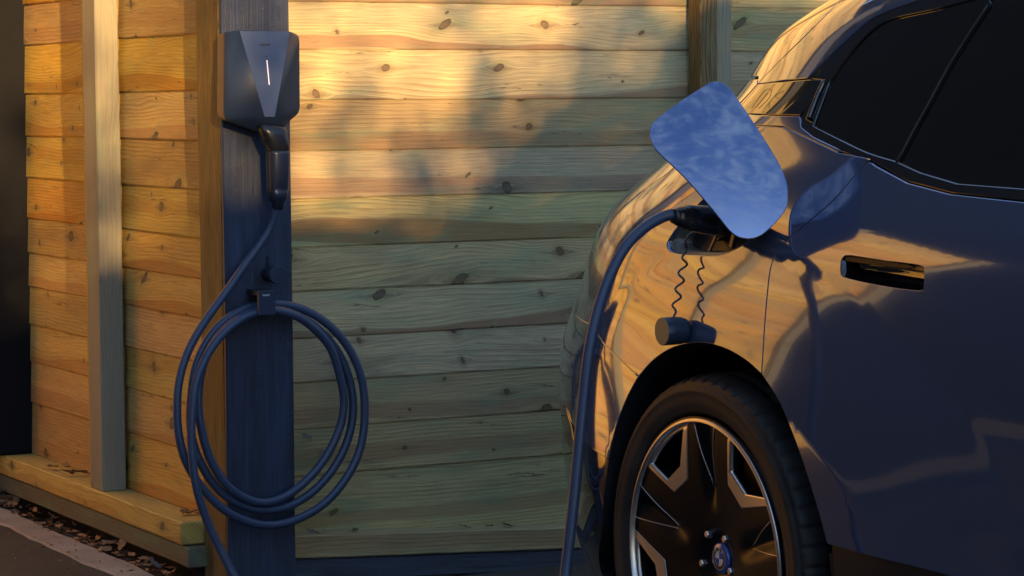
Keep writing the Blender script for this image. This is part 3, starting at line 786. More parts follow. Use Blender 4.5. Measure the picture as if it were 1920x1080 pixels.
# recess behind the flap
Pp = densify(inset([tuple(p) for p in dedupe(port)], .0), .02); V = []; F = []; n = len(Pp)
cpx = sum(p.x for p in Pp)/n; cpy = sum(p.y for p in Pp)/n
for s_, dp in ((1.0, .010), (.985, .014), (.90, .016), (.86, .05)):
    for p in Pp: V.append((cpx+(p.x-cpx)*s_, surf(p.x, p.y)-dp, cpy+(p.y-cpy)*s_))
for i in range(3):
    for k_ in range(n): a = i*n+k_; b = i*n+(k_+1) % n; F.append((a, b, b+n, a+n))
idx = [0]*(n*2)+[0]*n; link('port_surround', mesh('port_surround', V, F, PAINT_IN, True), car, label='gold lit recess rim round the charging port')
V2 = [Vector(v) for v in V[3*n:]]; V3 = [v+Vector((0, .0, 0)) for v in V2]; cc = sum(V3, Vector())/n
link('port_floor', mesh('port_floor', [tuple(v) for v in V3]+[tuple(cc)], [(i, (i+1) % n, n) for i in range(n)], PLASTIC, True), car)
pc = U(1330, 425); V, F = lathe([(.020, 0), (.034, 0), (.038, .004), (.038, .030), (.034, .034), (.030, .030), (.030, .006)], 36)
o = link('charging_socket', mesh('charging_socket', V, F, PLASTIC, True), car); o.location = (pc[0], surf(*pc)-.05, pc[1]+.008); o.rotation_euler = (R(-90), 0, 0)
bm = bev_box(-.008, .008, -.004, .004, -.03, .03, .003, 2); o = link('latch', bm_mesh('latch', bm, PLUGBLUE), car); pc2 = U(1362, 440); o.location = (pc2[0], surf(*pc2)-.02, pc2[1]); o.rotation_euler = (0, R(25), 0)
bm = bev_box(-.003, .003, -.003, .003, -.045, .045, .001); o = link('port_rib', bm_mesh('port_rib', bm, PAINT_IN), car); pc3 = U(1322, 452); o.location = (pc3[0], surf(*pc3)-.022, pc3[1]); o.rotation_euler = (0, R(38), 0)
# doors
UE = 1.22; UE2 = 2.18
doorTop = UL([(1640, 311), (1700, 343), (1780, 364), (1919, 379)]); bz = doorTop[-1][1]
sill = UL([(1550, 1020), (1700, 1060), (1880, 1108)]); szl = sill[-1][1]
dp_ = [p for p in gapD if p[1] < doorTop[0][1]+.01]
dp_ = [(U(1634, 306)[0], U(1634, 306)[1])]+gapD[2:]+archR[1:]+sill+[(UE, szl)]+[(UE, bz-.006)]+doorTop[::-1]
# the handle sits in its own opening
hnd = smooth2(UL([(1577, 492), (1581, 482), (1596, 479), (1660, 489), (1722, 497), (1732, 507), (1731, 536), (1722, 545), (1650, 535), (1590, 522), (1577, 514)]), 2, True)
door = panel('rear_door', dp_, PAINT, car, holes=[hnd], h=.022)
panel('front_door', [(UE+.0, szl), (UE2, szl+.01), (UE2+.08, .7), (UE2+.05, bz-.03), (UE, bz-.006)][::-1], PAINT, car, h=.05)
def ring_around(cu, rad, a0, a1, n=24): return [(cu+rad*math.cos(R(a0+(a1-a0)*i/n)), WZ+rad*math.sin(R(a0+(a1-a0)*i/n))) for i in range(n+1)]
ff = [(UE2, szl+.01)]+ring_around(2.98, .45, 196, -16)+[(3.5, .3), (3.75, .5), (3.75, .8), (3.4, .98), (2.9, 1.04), (UE2+.05, bz-.03), (UE2+.08, .7)]
panel('front_wing', ff, PAINT, car, h=.06)
panel('sill_trim', [archR[-1]]+[(archR[-1][0], .22)]+[(2.5, .24), (2.5, szl+.0)]+[(UE, szl)]+sill[::-1], PLASTIC, car, h=.06, off=-.012)
# handle recess and handle
Hp = densify(inset([tuple(p) for p in dedupe(hnd)], .0005), .012); n = len(Hp); hcx = sum(p.x for p in Hp)/n; hcy = sum(p.y for p in Hp)/n; V = []; F = []
for s_, dp in ((1, .001), (.985, .003), (.95, .010), (.93, .030)):
    for p in Hp: V.append((hcx+(p.x-hcx)*s_, surf(p.x, p.y)-dp, hcy+(p.y-hcy)*s_))
for i in range(3):
    for k_ in range(n): a = i*n+k_; b = i*n+(k_+1) % n; F.append((a, b, b+n, a+n))
F.append(tuple(range(3*n, 4*n)))
me = mesh('door_handle', V, F, GLOSS, True); o = link('door_handle', me, door); 
hb = smooth2(UL([(1584, 486), (1594, 482), (1700, 497), (1697, 503), (1592, 490)]), 2, True)
panel('handle_strip', hb, RIMB, door, gap=0, h=.01, off=-.003, lift=.004)
# bumper and its lower trim
bt = UL([(1141, 862), (1115, 845), (1089, 823), (1066, 785)]); bt += [RE(bt[-1][1]+.04)]
panel('rear_bumper', bump_seam+bt[::-1]+archL[::-1][1:], PAINT, car, h=.02)
lt = bt+[RE(.50), RE(.40), RE(.30), RE(.22), (-.40, .22)]+archL2[::-1]
panel('bumper_trim', lt, GLOSS, car, h=.03, off=-.004)
refl = smooth2(UL([(1058, 757), (1064, 770), (1078, 830), (1074, 846), (1061, 815), (1054, 775)]), 2, True)
panel('bumper_reflector', refl, GLOSS, car, gap=0, h=.012, off=.003, lift=.004)
# tailgate side with lamp, upper pieces
tgz = [RE(1.0), RE(t0[1]-.03)]
up = U(1420, 157)
panel('tailgate', tgz+seamT_uz+[(up[0]-.03, up[1]+.01), RE(up[1]+.01), RE(1.28), RE(1.22), RE(1.16), RE(1.08), RE(1.04)], PAINT, car, h=.02)
tl_ = UL([(1146, 391), (1180, 392)])
sp1 = smooth2(UL([(1420, 157), (1470, 106), (1520, 57), (1566, 10)])+[U(1620, -45)], 4)
topZ = 1.62
panel('rear_spoiler', sp1+[(sp1[-1][0]-.05, topZ+.02), RE(topZ+.01), RE(1.55), RE(1.48), RE(1.42), RE(up[1]+.02), (up[0]-.03, up[1]+.015)], PAINT, car, h=.02)
wtop = smooth2(UL([(1514, 147), (1560, 100), (1603, 60), (1632, 37), (1668, 20)])+UL([(1720, 2), (1780, -14)]), 4)
wl = wtop[-1]
panel('roof_pillar', sp1+[(sp1[-1][0]+.1, topZ), (UE2, topZ+.02), (UE2, wl[1]+.035), (UE, wl[1]+.025)]+wtop[::-1], PAINT, car, h=.022)
dpp = UL([(1420, 158), (1470, 153), (1514, 149), (1544, 149), (1500, 217), (1400, 214), (1390, 207), (1386, 196)])
panel('pillar_panel', dpp, GLOSS, car, h=.014)
st_ = UL([(1400, 216), (1498, 219), (1500, 239), (1522, 257), (1575, 283), (1570, 285), (1515, 259), (1467, 236), (1412, 234)])
panel('belt_trim', st_, PAINT, car, gap=.0012, h=.014)
# etched mark on the pillar
def etch(L_):
    for seg_ in L_:
        Q = [Vector((u_, surf(u_, z_)+.0002, z_)) for u_, z_ in smooth2(UL(seg_), 4)]; yield Q
VV = []; FF = []
sc_ = lambda x, y: (1360+x/3.272, y/3.272)
for Q in etch([[sc_(160, 665), sc_(245, 555), sc_(290, 552)], [sc_(188, 660), sc_(262, 570)], [sc_(205, 665), sc_(268, 602), sc_(285, 555)], [sc_(268, 662), sc_(270, 628)], [sc_(360, 556), sc_(306, 590), sc_(325, 600)]]):
    v_, f_ = tube(Q, .0005, 6); b0 = len(VV); VV += v_; FF += [tuple(i+b0 for i in f) for f in f_]
link('etched_mark', mesh('etched_mark', VV, FF, PLASTIC), car)
# window frame and glass
gl_up = smooth2(UL([(1549, 156), (1580, 112), (1614, 72), (1645, 46), (1680, 32), (1745, 18), (1800, 3)])+[U(1880, -18)], 4)
gl_lo = smooth2(UL([(1519, 237), (1560, 258), (1620, 287), (1672, 303)]), 3)
gl_lo2 = UL([(1720, 325), (1790, 346), (1919, 356)])
guz = gl_up[-1]; gbz = gl_lo2[-1]
wf = UL([(1514, 149), (1544, 150), (1500, 219), (1499, 240), (1524, 258), (1572, 283), (1634, 303), (1700, 340), (1780, 361), (1919, 376)])
frame_poly = wtop+[(UE, wl[1]+.02), (UE2, wl[1]+.03), (UE2, bz+.004), (UE, bz+.003)]+wf[::-1][:-1]
glass_poly = gl_up+[(UE, guz[1]+.01), (UE2-.05, guz[1]+.015), (UE2-.05, gbz[1]), (UE, gbz[1])]+gl_lo2[::-1]+gl_lo[::-1]
panel('window_frame', frame_poly, GLOSS, car, holes=[glass_poly], h=.02, off=-.003, gap=.001)
divl = smooth2(UL([(1677, 304), (1690, 282), (1712, 240), (1742, 186), (1772, 130), (1806, 74), (1850, 8)]), 3)
q1 = gl_up+[]; ui = [p for p in gl_up if p[0] < divl[-1][0]]
quarter = gl_lo[::-1]+ui+divl[::-1]
panel('quarter_window', quarter, GLASS, car, h=.02, off=-.008, gap=.001)
rest = divl+[p for p in gl_up if p[0] > divl[-1][0]]+[(UE, guz[1]+.01), (UE, gbz[1])]+gl_lo2[::-1]
panel('door_window', rest, GLASS, car, h=.03, off=-.009, gap=.001)
panel('front_window', [(UE+.03, guz[1]+.01), (UE2-.05, guz[1]+.0), (UE2-.05, gbz[1]), (UE+.03, gbz[1])], GLASS, car, h=.06, off=-.009)
v_, f_ = tube([Vector((a, surf(a, b)-.004, b)) for a, b in divl], .0022, 8); link('window_seal', mesh('window_seal', v_, f_, PLASTIC, True), car)
hl = UL([(1546, 152), (1532, 182), (1516, 225)]); v_, f_ = tube([Vector((a, surf(a, b)+.001, b)) for a, b in smooth2(hl, 4)], .005, 8); link('highlight_bar', mesh('highlight_bar', v_, f_, GLOSS, True), car)  # gloss tube shaped to carry the highlight beside the quarter glass

# inner shell, roof, arch liners
AR = archR[::-1]+archT[1:]+archL[1:]+archL2[1:]
ARP = AR+[(AR[-1][0], .1), (AR[0][0], .1)]
def inner():
    V = []; F = []; us_ = [-1.25+.035*i for i in range(143)]; zs_ = [.16+.03*j for j in range(51)]
    m_ = len(zs_)
    for a in us_:
        for b in zs_: a_ = max(a, us(b)-DM); V.append((a_, surf(a_, b)-.016, b))
    for i in range(len(us_)-1):
        for j in range(m_-1):
            cu, cz = us_[i]+.0175, zs_[j]+.015
            if inside(ARP, cu, cz) or any((cu-p[0])**2+(cz-p[1])**2 < .03**2 for p in AR) or math.hypot(cu, cz-WZ) < .42 or math.hypot(cu-2.98, cz-WZ) < .45: continue
            pc_ = (cu, cz)
            if inside(port, cu, cz) or inside(hnd, cu, cz): continue
            if any((cu-p[0])**2+(cz-p[1])**2 < .035**2 for p in port+hnd): continue
            q = i*m_+j; F.append((q, q+1, q+m_+1, q+m_))
    b0 = len(V); top = zs_[-1]
    # roof, far side, floor: plain hull starting ahead of the tail, then the tail wall
    ua = [a for a in us_ if a > -.25][::6]
    for a in ua:
        V += [(a, surf(a, top)-.016, top), (a, -1.45, top+.03), (a, -1.9, 1.1), (a, -1.92, .3), (a, -1.5, .2), (a, -.30, .2), (a, -.30, .85), (a, -.06, .86)]
    nn = len(ua)
    for i in range(nn-1):
        for j in range(6): q = b0+i*8+j; F.append((q, q+1, q+9, q+8))
    F.append(tuple(b0+j for j in range(8))); F.append(tuple(b0+(nn-1)*8+j for j in range(8)))
    b1 = len(V)
    for b in zs_: a_ = us(b)-DM; V += [(a_, surf(a_, b)-.016, b), (a_, -1.4, b)]
    for j in range(m_-1): q = b1+2*j; F.append((q, q+1, q+3, q+2))
    return mesh('inner_shell', V, F, SHELL)
link('inner_shell', inner(), car)
V = []; F = []
for i in range(25):
    a = -.55+4.0*i/24
    for j in range(9):
        t = j/8; V.append((a, surf(a, 1.655)*(1-t)-1.5*t+.0, 1.66+.03*math.sin(math.pi*t)))
for i in range(24):
    for j in range(8): q = i*9+j; F.append((q, q+1, q+10, q+9))
link('roof', mesh('roof', V, F, PAINT, True), car)
def liner(loop, name):
    V = []; F = []; n = len(loop); sec = [(0, .0015, 1.0), (.0, .012, .995), (.0, .03, .985), (.0, .07, 1.0), (0, .20, 1.02), (0, .32, 1.02)]
    for _, dp, s_ in sec:
        for (a, b) in loop: V.append((a*s_, surf(a, b)-dp, WZ+(b-WZ)*s_))
    for i in range(len(sec)-1):
        for k_ in range(n-1): q = i*n+k_; F.append((q, q+1, q+n+1, q+n))
    return link(name, mesh(name, V, F, LINER, True), car)
liner(AR, 'arch_liner')
V = [(-.48, -.30, .05), (.50, -.30, .05), (.50, -.30, .90), (-.48, -.30, .90)]
link('liner_back', mesh('liner_back', V, [(0, 1, 2, 3)], LINER), car)
liner(ring_around(2.98, .45, -20, 200), 'arch_liner')

# ------------------------------------------------------------------ wheel
RIM = .2955
def make_wheel():
    wh = empty('wheel'); wh.parent = car; wh.location = (0, -.002, WZ)
    Mx = Matrix(((1, 0, 0), (0, 0, 1), (0, 1, 0))).to_4x4()         # wheel space: x forward, y up, z outward
    wh.matrix_local = Matrix.Translation((0, -.002, WZ)) @ Mx
    # tyre
    prof = [(RIM-.006, -.235), (RIM-.002, -.012), (RIM+.002, -.003), (RIM+.006, .0015), (RIM+.012, .003), (RIM+.016, .0055), (RIM+.030, .0095), (RIM+.045, .0085), (RIM+.047, .0098), (RIM+.056, .0055), (RIM+.062, -.0005), (RIM+.064, .0002), (RIM+.0705, -.008), (RIM+.0755, -.017), (WR-.0045, -.027), (WR-.0015, -.040), (WR-.0010, -.058), (WR-.009, -.060), (WR-.009, -.068), (WR, -.070), (WR, -.108), (WR-.009, -.110), (WR-.009, -.119), (WR, -.121), (WR, -.16), (WR-.009, -.162), (WR-.009, -.171), (WR, -.173), (WR-.002, -.20), (WR-.010, -.232), (RIM+.05, -.252), (RIM, -.24)]
    n = 540; V, F = lathe(prof, n); m_ = len(prof); V = [list(v) for v in V]
    for i in range(n):
        cut = (i % 9 < 2)
        for j, (r_, z_) in enumerate(prof):
            if 12 <= j <= 16 and cut: f = (r_-.0045)/r_; V[i*m_+j][0] *= f; V[i*m_+j][1] *= f
            if 19 <= j <= 28 and j not in (17, 18, 21, 22, 25, 26) and (i+4) % 9 < 2: f = (r_-.005)/r_; V[i*m_+j][0] *= f; V[i*m_+j][1] *= f
    me = mesh('tyre', V, F, TYRE, True); ty = link('tyre', me, wh)
    # barrel
    V, F = lathe([(RIM-.004, .0018), (RIM-.008, .0025), (RIM-.013, .002), (RIM-.016, -.004), (RIM-.018, -.02), (RIM-.028, -.05), (RIM-.03, -.20)], 120)
    link('rim_barrel', mesh('rim_barrel', V, F, RIMB, True), wh)
    V, F = lathe([(.0, -.125), (.19, -.125), (.192, -.13), (.192, -.15), (0, -.15)], 64); link('brake_disc', mesh('brake_disc', V, F, DISC), wh)
    bm = bev_box(-.16, -.07, -.10, .10, -.15, -.09, .012, 2); link('brake_caliper', bm_mesh('brake_caliper', bm, simple('caliper blue black', (.02, .03, .06), .3)), wh)
    # spoke face: disc with five windows
    def rot(p, a): c, s_ = math.cos(a), math.sin(a); return (p[0]*c-p[1]*s_, p[0]*s_+p[1]*c)
    def face(x, y):
        r_ = math.hypot(x, y)/RIM; a = math.degrees(math.atan2(y, x)); da = ((a-90+36) % 72)-36        # angle from nearest spoke axis
        lat = r_*math.sin(R(da)); z_ = -.003-.040*(1-r_)**1.5*1.0
        z_ -= .014*math.exp(-(lat/.060)**2)*sst((r_-.30)/.25)                       # hollow down the spoke
        z_ -= .008*sst((.24-r_)/.12)
        return z_
    def fnrm(x, y):
        h = .0012; a = (face(x+h, y)-face(x-h, y))/(2*h); b = (face(x, y+h)-face(x, y-h))/(2*h); return Vector((-a, -b, 1)).normalized()
    outer = [(-.215, .923), (-.27, .527), (-.445, .415), (-.766, .568)]
    arc = [(.957*math.cos(R(t)), .957*math.sin(R(t))) for t in (139.5, 133, 126, 119, 112, 106)]
    inner_ = [(-.262, .885), (-.340, .605), (-.52, .478), (-.722, .578)]
    arci = [(.925*math.cos(R(t)), .925*math.sin(R(t))) for t in (138, 133, 126, 119, 112, 107)]
    wins = []; bands = []
    for s_ in range(5):
        a = R(72*s_); win = [rot((x*RIM, y*RIM), a) for x, y in outer+arc[1:-1]]; win_i = [rot((x*RIM, y*RIM), a) for x, y in inner_+arci[1:-1]]
        wins.append(win); bands.append((win, win_i))
    def zpanel(name, P, mat, holes=(), h=.012, off=0.0, lift=.012, tilt=None):
        if tilt:
            fz = lambda x, y: face(x, y)-tilt(math.hypot(x, y))
            def fq(x, y):
                e_ = .0012; a = (fz(x+e_, y)-fz(x-e_, y))/(2*e_); b = (fz(x, y+e_)-fz(x, y-e_))/(2*e_); return Vector((-a, 1, -b)).normalized()
        else:
            fz = face; fq = lambda x, y: (lambda q: Vector((q.x, q.z, q.y)))(fnrm(x, y))
        o = panel(name, P, mat, None, gap=0.0, h=h, off=off, holes=holes, lift=lift, fn=fz, nf=fq)
        # panel() writes (x, w, y): swap to wheel space
        me = o.data
        co = [Vector(v.co) for v in me.vertices]; nr = [Vector(c.vector) for c in me.corner_normals]
        nv = {}
        for lp, q in zip(me.loops, nr): nv[lp.vertex_index] = q
        F_ = [tuple(reversed(p.vertices)) for p in me.polygons]
        m2 = mesh(name, [(c.x, c.z, c.y) for c in co], F_, mat, True, normals=[(nv.get(i, Vector((0, 1, 0))).x, nv.get(i, Vector((0, 1, 0))).z, nv.get(i, Vector((0, 1, 0))).y) for i in range(len(co))])
        o.data = m2; o.parent = wh; return o
    disc_ = [((RIM-.0125)*math.cos(2*math.pi*i/90), (RIM-.0125)*math.sin(2*math.pi*i/90)) for i in range(90)]
    zpanel('spokes', disc_, RIMB, holes=wins, h=.009, lift=.035)
    for (a, b) in bands:
        zpanel('window_trim', a, RIMS, holes=[b], h=.008, off=.0022, lift=.010, tilt=lambda r_: .32*max(0, r_-.915*RIM))
    V, F = lathe([(RIM-.0175, -.004), (RIM-.0150, .0062), (RIM-.0140, .0070), (RIM-.0085, .0042), (RIM-.0075, .0030)], 160); link('rim_ring', mesh('rim_ring', V, F, RIMS, True), wh)
    for s_ in range(5):
        # V ridge lines on the spoke
        VV = []; FF = []
        for sx in (-1, 1):
            Q = [rot((sx*.128*RIM*t_+sx*.012*RIM*(1-t_), RIM*(.50+.44*t_)), R(72*s_)) for t_ in [i/10 for i in range(11)]]
            v_, f_ = tube([Vector((x, y, face(x, y)+.0010)) for x, y in Q], .0011, 6); b0 = len(VV); VV += v_; FF += [tuple(i+b0 for i in f) for f in f_]
        link('spoke_ridge', mesh('spoke_ridge', VV, FF, RIMS, True), wh)
        bx_, by_ = rot((.056, 0), R(90+36+72*s_)); V, F = lathe([(0, .012), (.006, .012), (.008, .010), (.0085, 0), (.011, -.004)], 6)
        o = link('wheel_bolt', mesh('wheel_bolt', V, F, RIMS), wh); o.location = (bx_, by_, face(bx_, by_)-.004)
    # centre cap and roundel
    zc = face(0, 0)
    V, F = lathe([(0, .012), (.029, .012), (.0315, .010), (.032, -.01)], 40); o = link('centre_cap', mesh('centre_cap', V, F, BLUEP, True), wh); o.location.z = zc
    zr = zc+.0126
    def fan(r0, r1, a0, a1, z_, mat, name='roundel', nseg=10):
        V = [(r_*math.cos(R(a0+(a1-a0)*i/nseg)), r_*math.sin(R(a0+(a1-a0)*i/nseg)), z_) for i in range(nseg+1) for r_ in (r0, r1)]
        return V, [(2*i, 2*i+1, 2*i+3, 2*i+2) for i in range(nseg)]
    rv = []; rf = []; ri = []
    for (r0, r1, a0, a1, zz, mi) in ((.0155, .0225, 0, 360, 0, 0), (0.0001, .0148, 0, 90, .0003, 1), (0.0001, .0148, 90, 180, .0003, 2), (0.0001, .0148, 180, 270, .0003, 1), (0.0001, .0148, 270, 360, .0003, 2), (.0148, .0157, 0, 360, .0006, 3), (.0225, .0236, 0, 360, .0006, 3)):
        v_, f_ = fan(r0, r1, a0, a1, zr+zz, None, nseg=36 if a1-a0 > 90 else 10); b0 = len(rv); rv += v_; rf += [tuple(i+b0 for i in f) for f in f_]; ri += [mi]*len(f_)
    ri_map = {0: 0, 1: 2, 2: 1, 3: 3}
    link('roundel', mesh('roundel', rv, rf, [DARKP, BLUEP, WHITEP, RIMS], idx=ri), wh, label='blue and white quartered roundel in a dark lettered ring')
    for ch, a in (('B', 130), ('M', 90), ('W', 50)):
        o = link('lettering', text_mesh(ch, .0068, WHITEP, .0002), wh); o.location = (.019*math.cos(R(a)), .019*math.sin(R(a)), zr+.0006); o.rotation_euler = (0, 0, R(a-90))
    return wh
wheel = make_wheel()
w2 = wheel.copy(); COL.objects.link(w2); w2.location = (2.98, -.002, WZ)
for ch in list(wheel.children):
    c_ = ch.copy(); COL.objects.link(c_); c_.parent = w2

# ------------------------------------------------------------------ open flap
fl = [(1322, 160), (1333, 153), (1345, 151), (1362, 158), (1380, 180), (1420, 240), (1458, 300), (1474, 335), (1478, 362), (1474, 388), (1450, 418), (1424, 438), (1400, 442), (1375, 432), (1345, 398), (1290, 335), (1240, 285), (1224, 262), (1221, 242), (1230, 224), (1275, 190)]
fc = c2w(.10, .10, .98); 
nfl = (CF*.86+CN*.36+ZU*.36).normalized()
hp = on_plane(1400, 440, c2w(*[U(1412, 440)[0], surf(*U(1412, 440))+.012, U(1412, 440)[1]]), Vector((0, 1, 0)))
hp = hp-ray(1400, 440)*.11
ax = nfl.cross(ZU).normalized()*-1; ay = nfl.cross(ax).normalized()*1
if ay.z < 0: ay = -ay
if ax.x < 0: ax = -ax
P2 = []
for x, y in fl:
    p = on_plane(x, y, hp, nfl); q = p-hp; P2.append((q.dot(ax), q.dot(ay)))
P2 = smooth2(P2, 4, True); mxx = sum(p[0] for p in P2)/len(P2); mxy = sum(p[1] for p in P2)/len(P2)
def ffn(x, y): a, b = x-mxx, y-mxy; return -.45*a*a-.30*b*b-.012*math.exp(-((b+.07+.25*a)/.02)**2)*0-.10*(max(0, -(b+.045+.3*a)))**1.5
def fnn(x, y):
    h = .002; a = (ffn(x+h, y)-ffn(x-h, y))/(2*h); b = (ffn(x, y+h)-ffn(x, y-h))/(2*h); return Vector((-a, 1, -b)).normalized()
flap = empty('charge_flap'); Mf = Matrix((ax, nfl, ay)).transposed().to_4x4(); Mf.translation = hp; flap.parent = car; flap.matrix_local = car.matrix_world.inverted() @ Mf
flap['label'] = 'open bright blue charging flap reflecting clouds'
panel('flap_skin', P2, PAINT, flap, gap=0, h=.012, fn=ffn, nf=fnn, lift=.005)
V = []; n = len(P2)
for s_, dpt in ((1.003, -.0045), (.985, -.008), (.5, -.010)):
    for p in P2: a, b = mxx+(p[0]-mxx)*s_, mxy+(p[1]-mxy)*s_; V.append((a, ffn(a, b)+dpt, b))
F = [(i*n+k_, i*n+(k_+1) % n, (i+1)*n+(k_+1) % n, (i+1)*n+k_) for i in range(2) for k_ in range(n)]+[tuple(range(2*n, 3*n))]
link('flap_liner', mesh('flap_liner', V, F, PLASTIC, True), flap)
h0 = U(1425, 425); ha = c2w(h0[0]-.01, surf(*h0)-.02, h0[1]); hbv = hp+ay*.05-nfl*.035+ax*(-.01)
v_, f_ = tube([Mc.inverted() @ p for p in catmull([ha, (ha+hbv)/2-ax*.01, hbv], 5)], .007, 8); link('flap_hinge', mesh('flap_hinge', v_, f_, PLASTIC, True), car)

# ------------------------------------------------------------------ car plug and dust cap
a0 = PY(1262, 402, 5.02); sock = c2w(pc[0], surf(*pc)-.02, pc[1]+.006)
body_end = PY(1352, 408, 5.10)
ax_ = (body_end-a0).normalized(); side = ax_.cross(ZU).normalized(); upv = side.cross(ax_).normalized()
stt = []
for t_, hh, ww in ((0, .0125, .0125), (.004, .015, .015), (.012, .0145, .0145), (.014, .018, .017), (.020, .0175, .0165), (.023, .021, .018), (.032, .021, .0185), (.036, .025, .021), (.06, .027, .022), (.10, .029, .024), (.135, .029, .025)):
    stt.append((a0+ax_*t_+upv*(-.003-.04*t_), upv*hh, side*ww))
wring('car_plug', oval_loft(stt, 24, 2.8), PLUGB, cable)
e_ = a0+ax_*.125
wring('plug_nose', oval_loft([(e_, upv*.026, side*.024), (e_*.5+sock*.5-ZU*.0, ZU*.028, CF*.028), (sock, ZU*.027, CF*.027)], 24, 2.2), PLASTIC, cable)
cu = U(1287, 619); cs = surf(*cu); cap = empty('dust_cap'); cap.parent = car
V, F = lathe([(0, -.006), (.024, -.006), (.026, .0), (.0275, .004), (.0285, .030), (.0285, .046), (.0275, .048)], 48)
o = link('cap_barrel', mesh('cap_barrel', V, F, CAPM, True), cap)
V, F = lathe([(.0278, .0478), (.026, .0488), (.0, .049)], 48); o2 = link('cap_face', mesh('cap_face', V, F, CAPF), cap, label='round cap face with gold light in its colour')
cap.matrix_local = Matrix.Translation((cu[0], cs+.010, cu[1])) @ Matrix(((1, 0, 0), (0, 0, 1), (0, -1, 0))).to_4x4() @ Matrix.Rotation(0, 4, 'X')
cap.rotation_euler = (R(-90), 0, 0)
tp = [(1306, 432, .0), (1292, 440, .01), (1285, 452, .014), (1287, 466, .012)]
Q = [PY(x, y, c2w(U(1300, 455)[0], surf(*U(1300, 455)), 0).y-.012-e2) for x, y, e2 in tp]
st0 = Q[-1]; cap_w = Mc @ Vector((cu[0], cs+.030, cu[1]+.0285))
nT = 90
for i in range(nT+1):
    t_ = i/nT; base_ = st0.lerp(cap_w, t_); am = .0072*min(1, 6*t_, 6*(1-t_)); a = t_*2*math.pi*4.2
    Q.append(base_+Vector((math.cos(a)*am, math.sin(a)*am*.9, 0)))
v_, f_ = tube([Mc.inverted() @ p for p in Q], .0023, 8); link('cap_tether', mesh('cap_tether', v_, f_, CAPM, True), car)

# ------------------------------------------------------------------ leaves
def leaf_mesh(seed, size=.035, mat=LEAF_B):
    r_ = random.Random(seed); n = 14; V = [(0, 0, 0)]; curl = r_.uniform(.1, .35); F = []
    for i in range(n):
        a = 2*math.pi*i/n; q = size*(.55+.45*abs(math.cos(a)))*r_.uniform(.7, 1.1)*(1 if i % 2 else .78); x, y = q*math.cos(a), q*.62*math.sin(a)
        V.append((x, y, curl*(y*y*18+x*x*8)*r_.uniform(.5, 1.5)+r_.uniform(-.002, .004)))
    F = [(0, 1+i, 1+(i+1) % n) for i in range(n)]; V = V+[(a, b, c+.0006) for a, b, c in V]; F += [(n+1, n+2+(i+1) % n, n+2+i) for i in range(n)]
    return mesh('fallen_leaf', V, F, mat, True)
LM = [leaf_mesh(s_, .026+.003*(s_ % 4)) for s_ in range(6)]+[leaf_mesh(20+s_, .026, LEAF_G) for s_ in range(3)]
def put_leaf(p, s_, label, group, scale=1.0, steep=.5):
    o = link('fallen_leaf', LM[s_ % len(LM)], label=label, cat='leaf', group=group)
    o.location = p; o.rotation_euler = (random.uniform(-steep, steep), random.uniform(-steep, steep), random.uniform(0, 6.3)); o.scale = (scale,)*3
def on_rail(px, py):                             # on the side wall's bottom rail
    d = ray(px, py); t = (zt-HC)/d.z; return CAM+d*t+ZU*.006
G1 = 'dry leaves on the side wall rail'
for i, (x, y, lb) in enumerate([(106, 856, 'brown leaf standing on edge by the boards left of the side wall stud'), (120, 868, 'curled orange brown leaf at the left of the little leaf heap on the rail'), (137, 862, 'tallest curled leaf of the heap left of the side wall stud'),
        (134, 876, 'flat brown leaf in front of the heap left of the stud'), (98, 882, 'small leaf scrap near the rail front, left of the stud'), (45, 838, 'pale dry leaf beside the near black end post on the rail'), (212, 912, 'pinkish dry leaf against the foot of the side wall stud'),
        (258, 916, 'dark red brown leaf just right of the stud on the rail'), (280, 924, 'thin flat leaf scrap right of the stud on the rail'), (345, 968, 'crumpled brown leaf at the right end of the side wall rail'), (366, 966, 'twiggy leaf scrap beside the centre post on the rail'),
        (152, 893, 'orange leaf touching the left side of the stud foot'), (160, 882, 'brown leaf wedged behind the stud foot on its left'), (128, 893, 'small dark leaf on the rail below the leaf heap')]):
    put_leaf(on_rail(x, y)+ZU*.006, i, lb, G1, random.uniform(.8, 1.25), 1.0)
for i, (x, lb) in enumerate([(566, 'leaf scrap on the facing wall rail touching the centre post'), (597, 'dark leaf on the facing wall rail below the coil'), (664, 'small leaf on the facing wall rail right of the coil'), (930, 'dark leaf on the facing wall rail, third from the car bumper'), (990, 'flat dark leaf on the facing wall rail, second from the car bumper'), (1035, 'leaf scrap on the facing wall rail nearest the car bumper')]):
    sa = (CAM+ray(x, 985)*6.95-RW0).dot(E); zr_ = zat(986, 6.9)-math.tan(R(TH))*sa; put_leaf(RW0+E*sa-D*.045+ZU*(zr_+.006), 6+i % 3, lb, 'leaf scraps on the facing wall rail', random.uniform(.6, 1.0), .35)
for i, (x, y) in enumerate([(575, 818), (600, 852)]):
    p = on_plane(x, y, RW0-D*.024, D); o = link('fallen_leaf', LM[7], label=('grey purple dry leaf caught on the facing wall boards inside the coil', 'round brown dry leaf stuck to the facing wall, lower inside the coil')[i], cat='leaf'); o.location = p; o.rotation_euler = (R(75), R(20+90*i), R(30)); o.scale = (.8,)*3
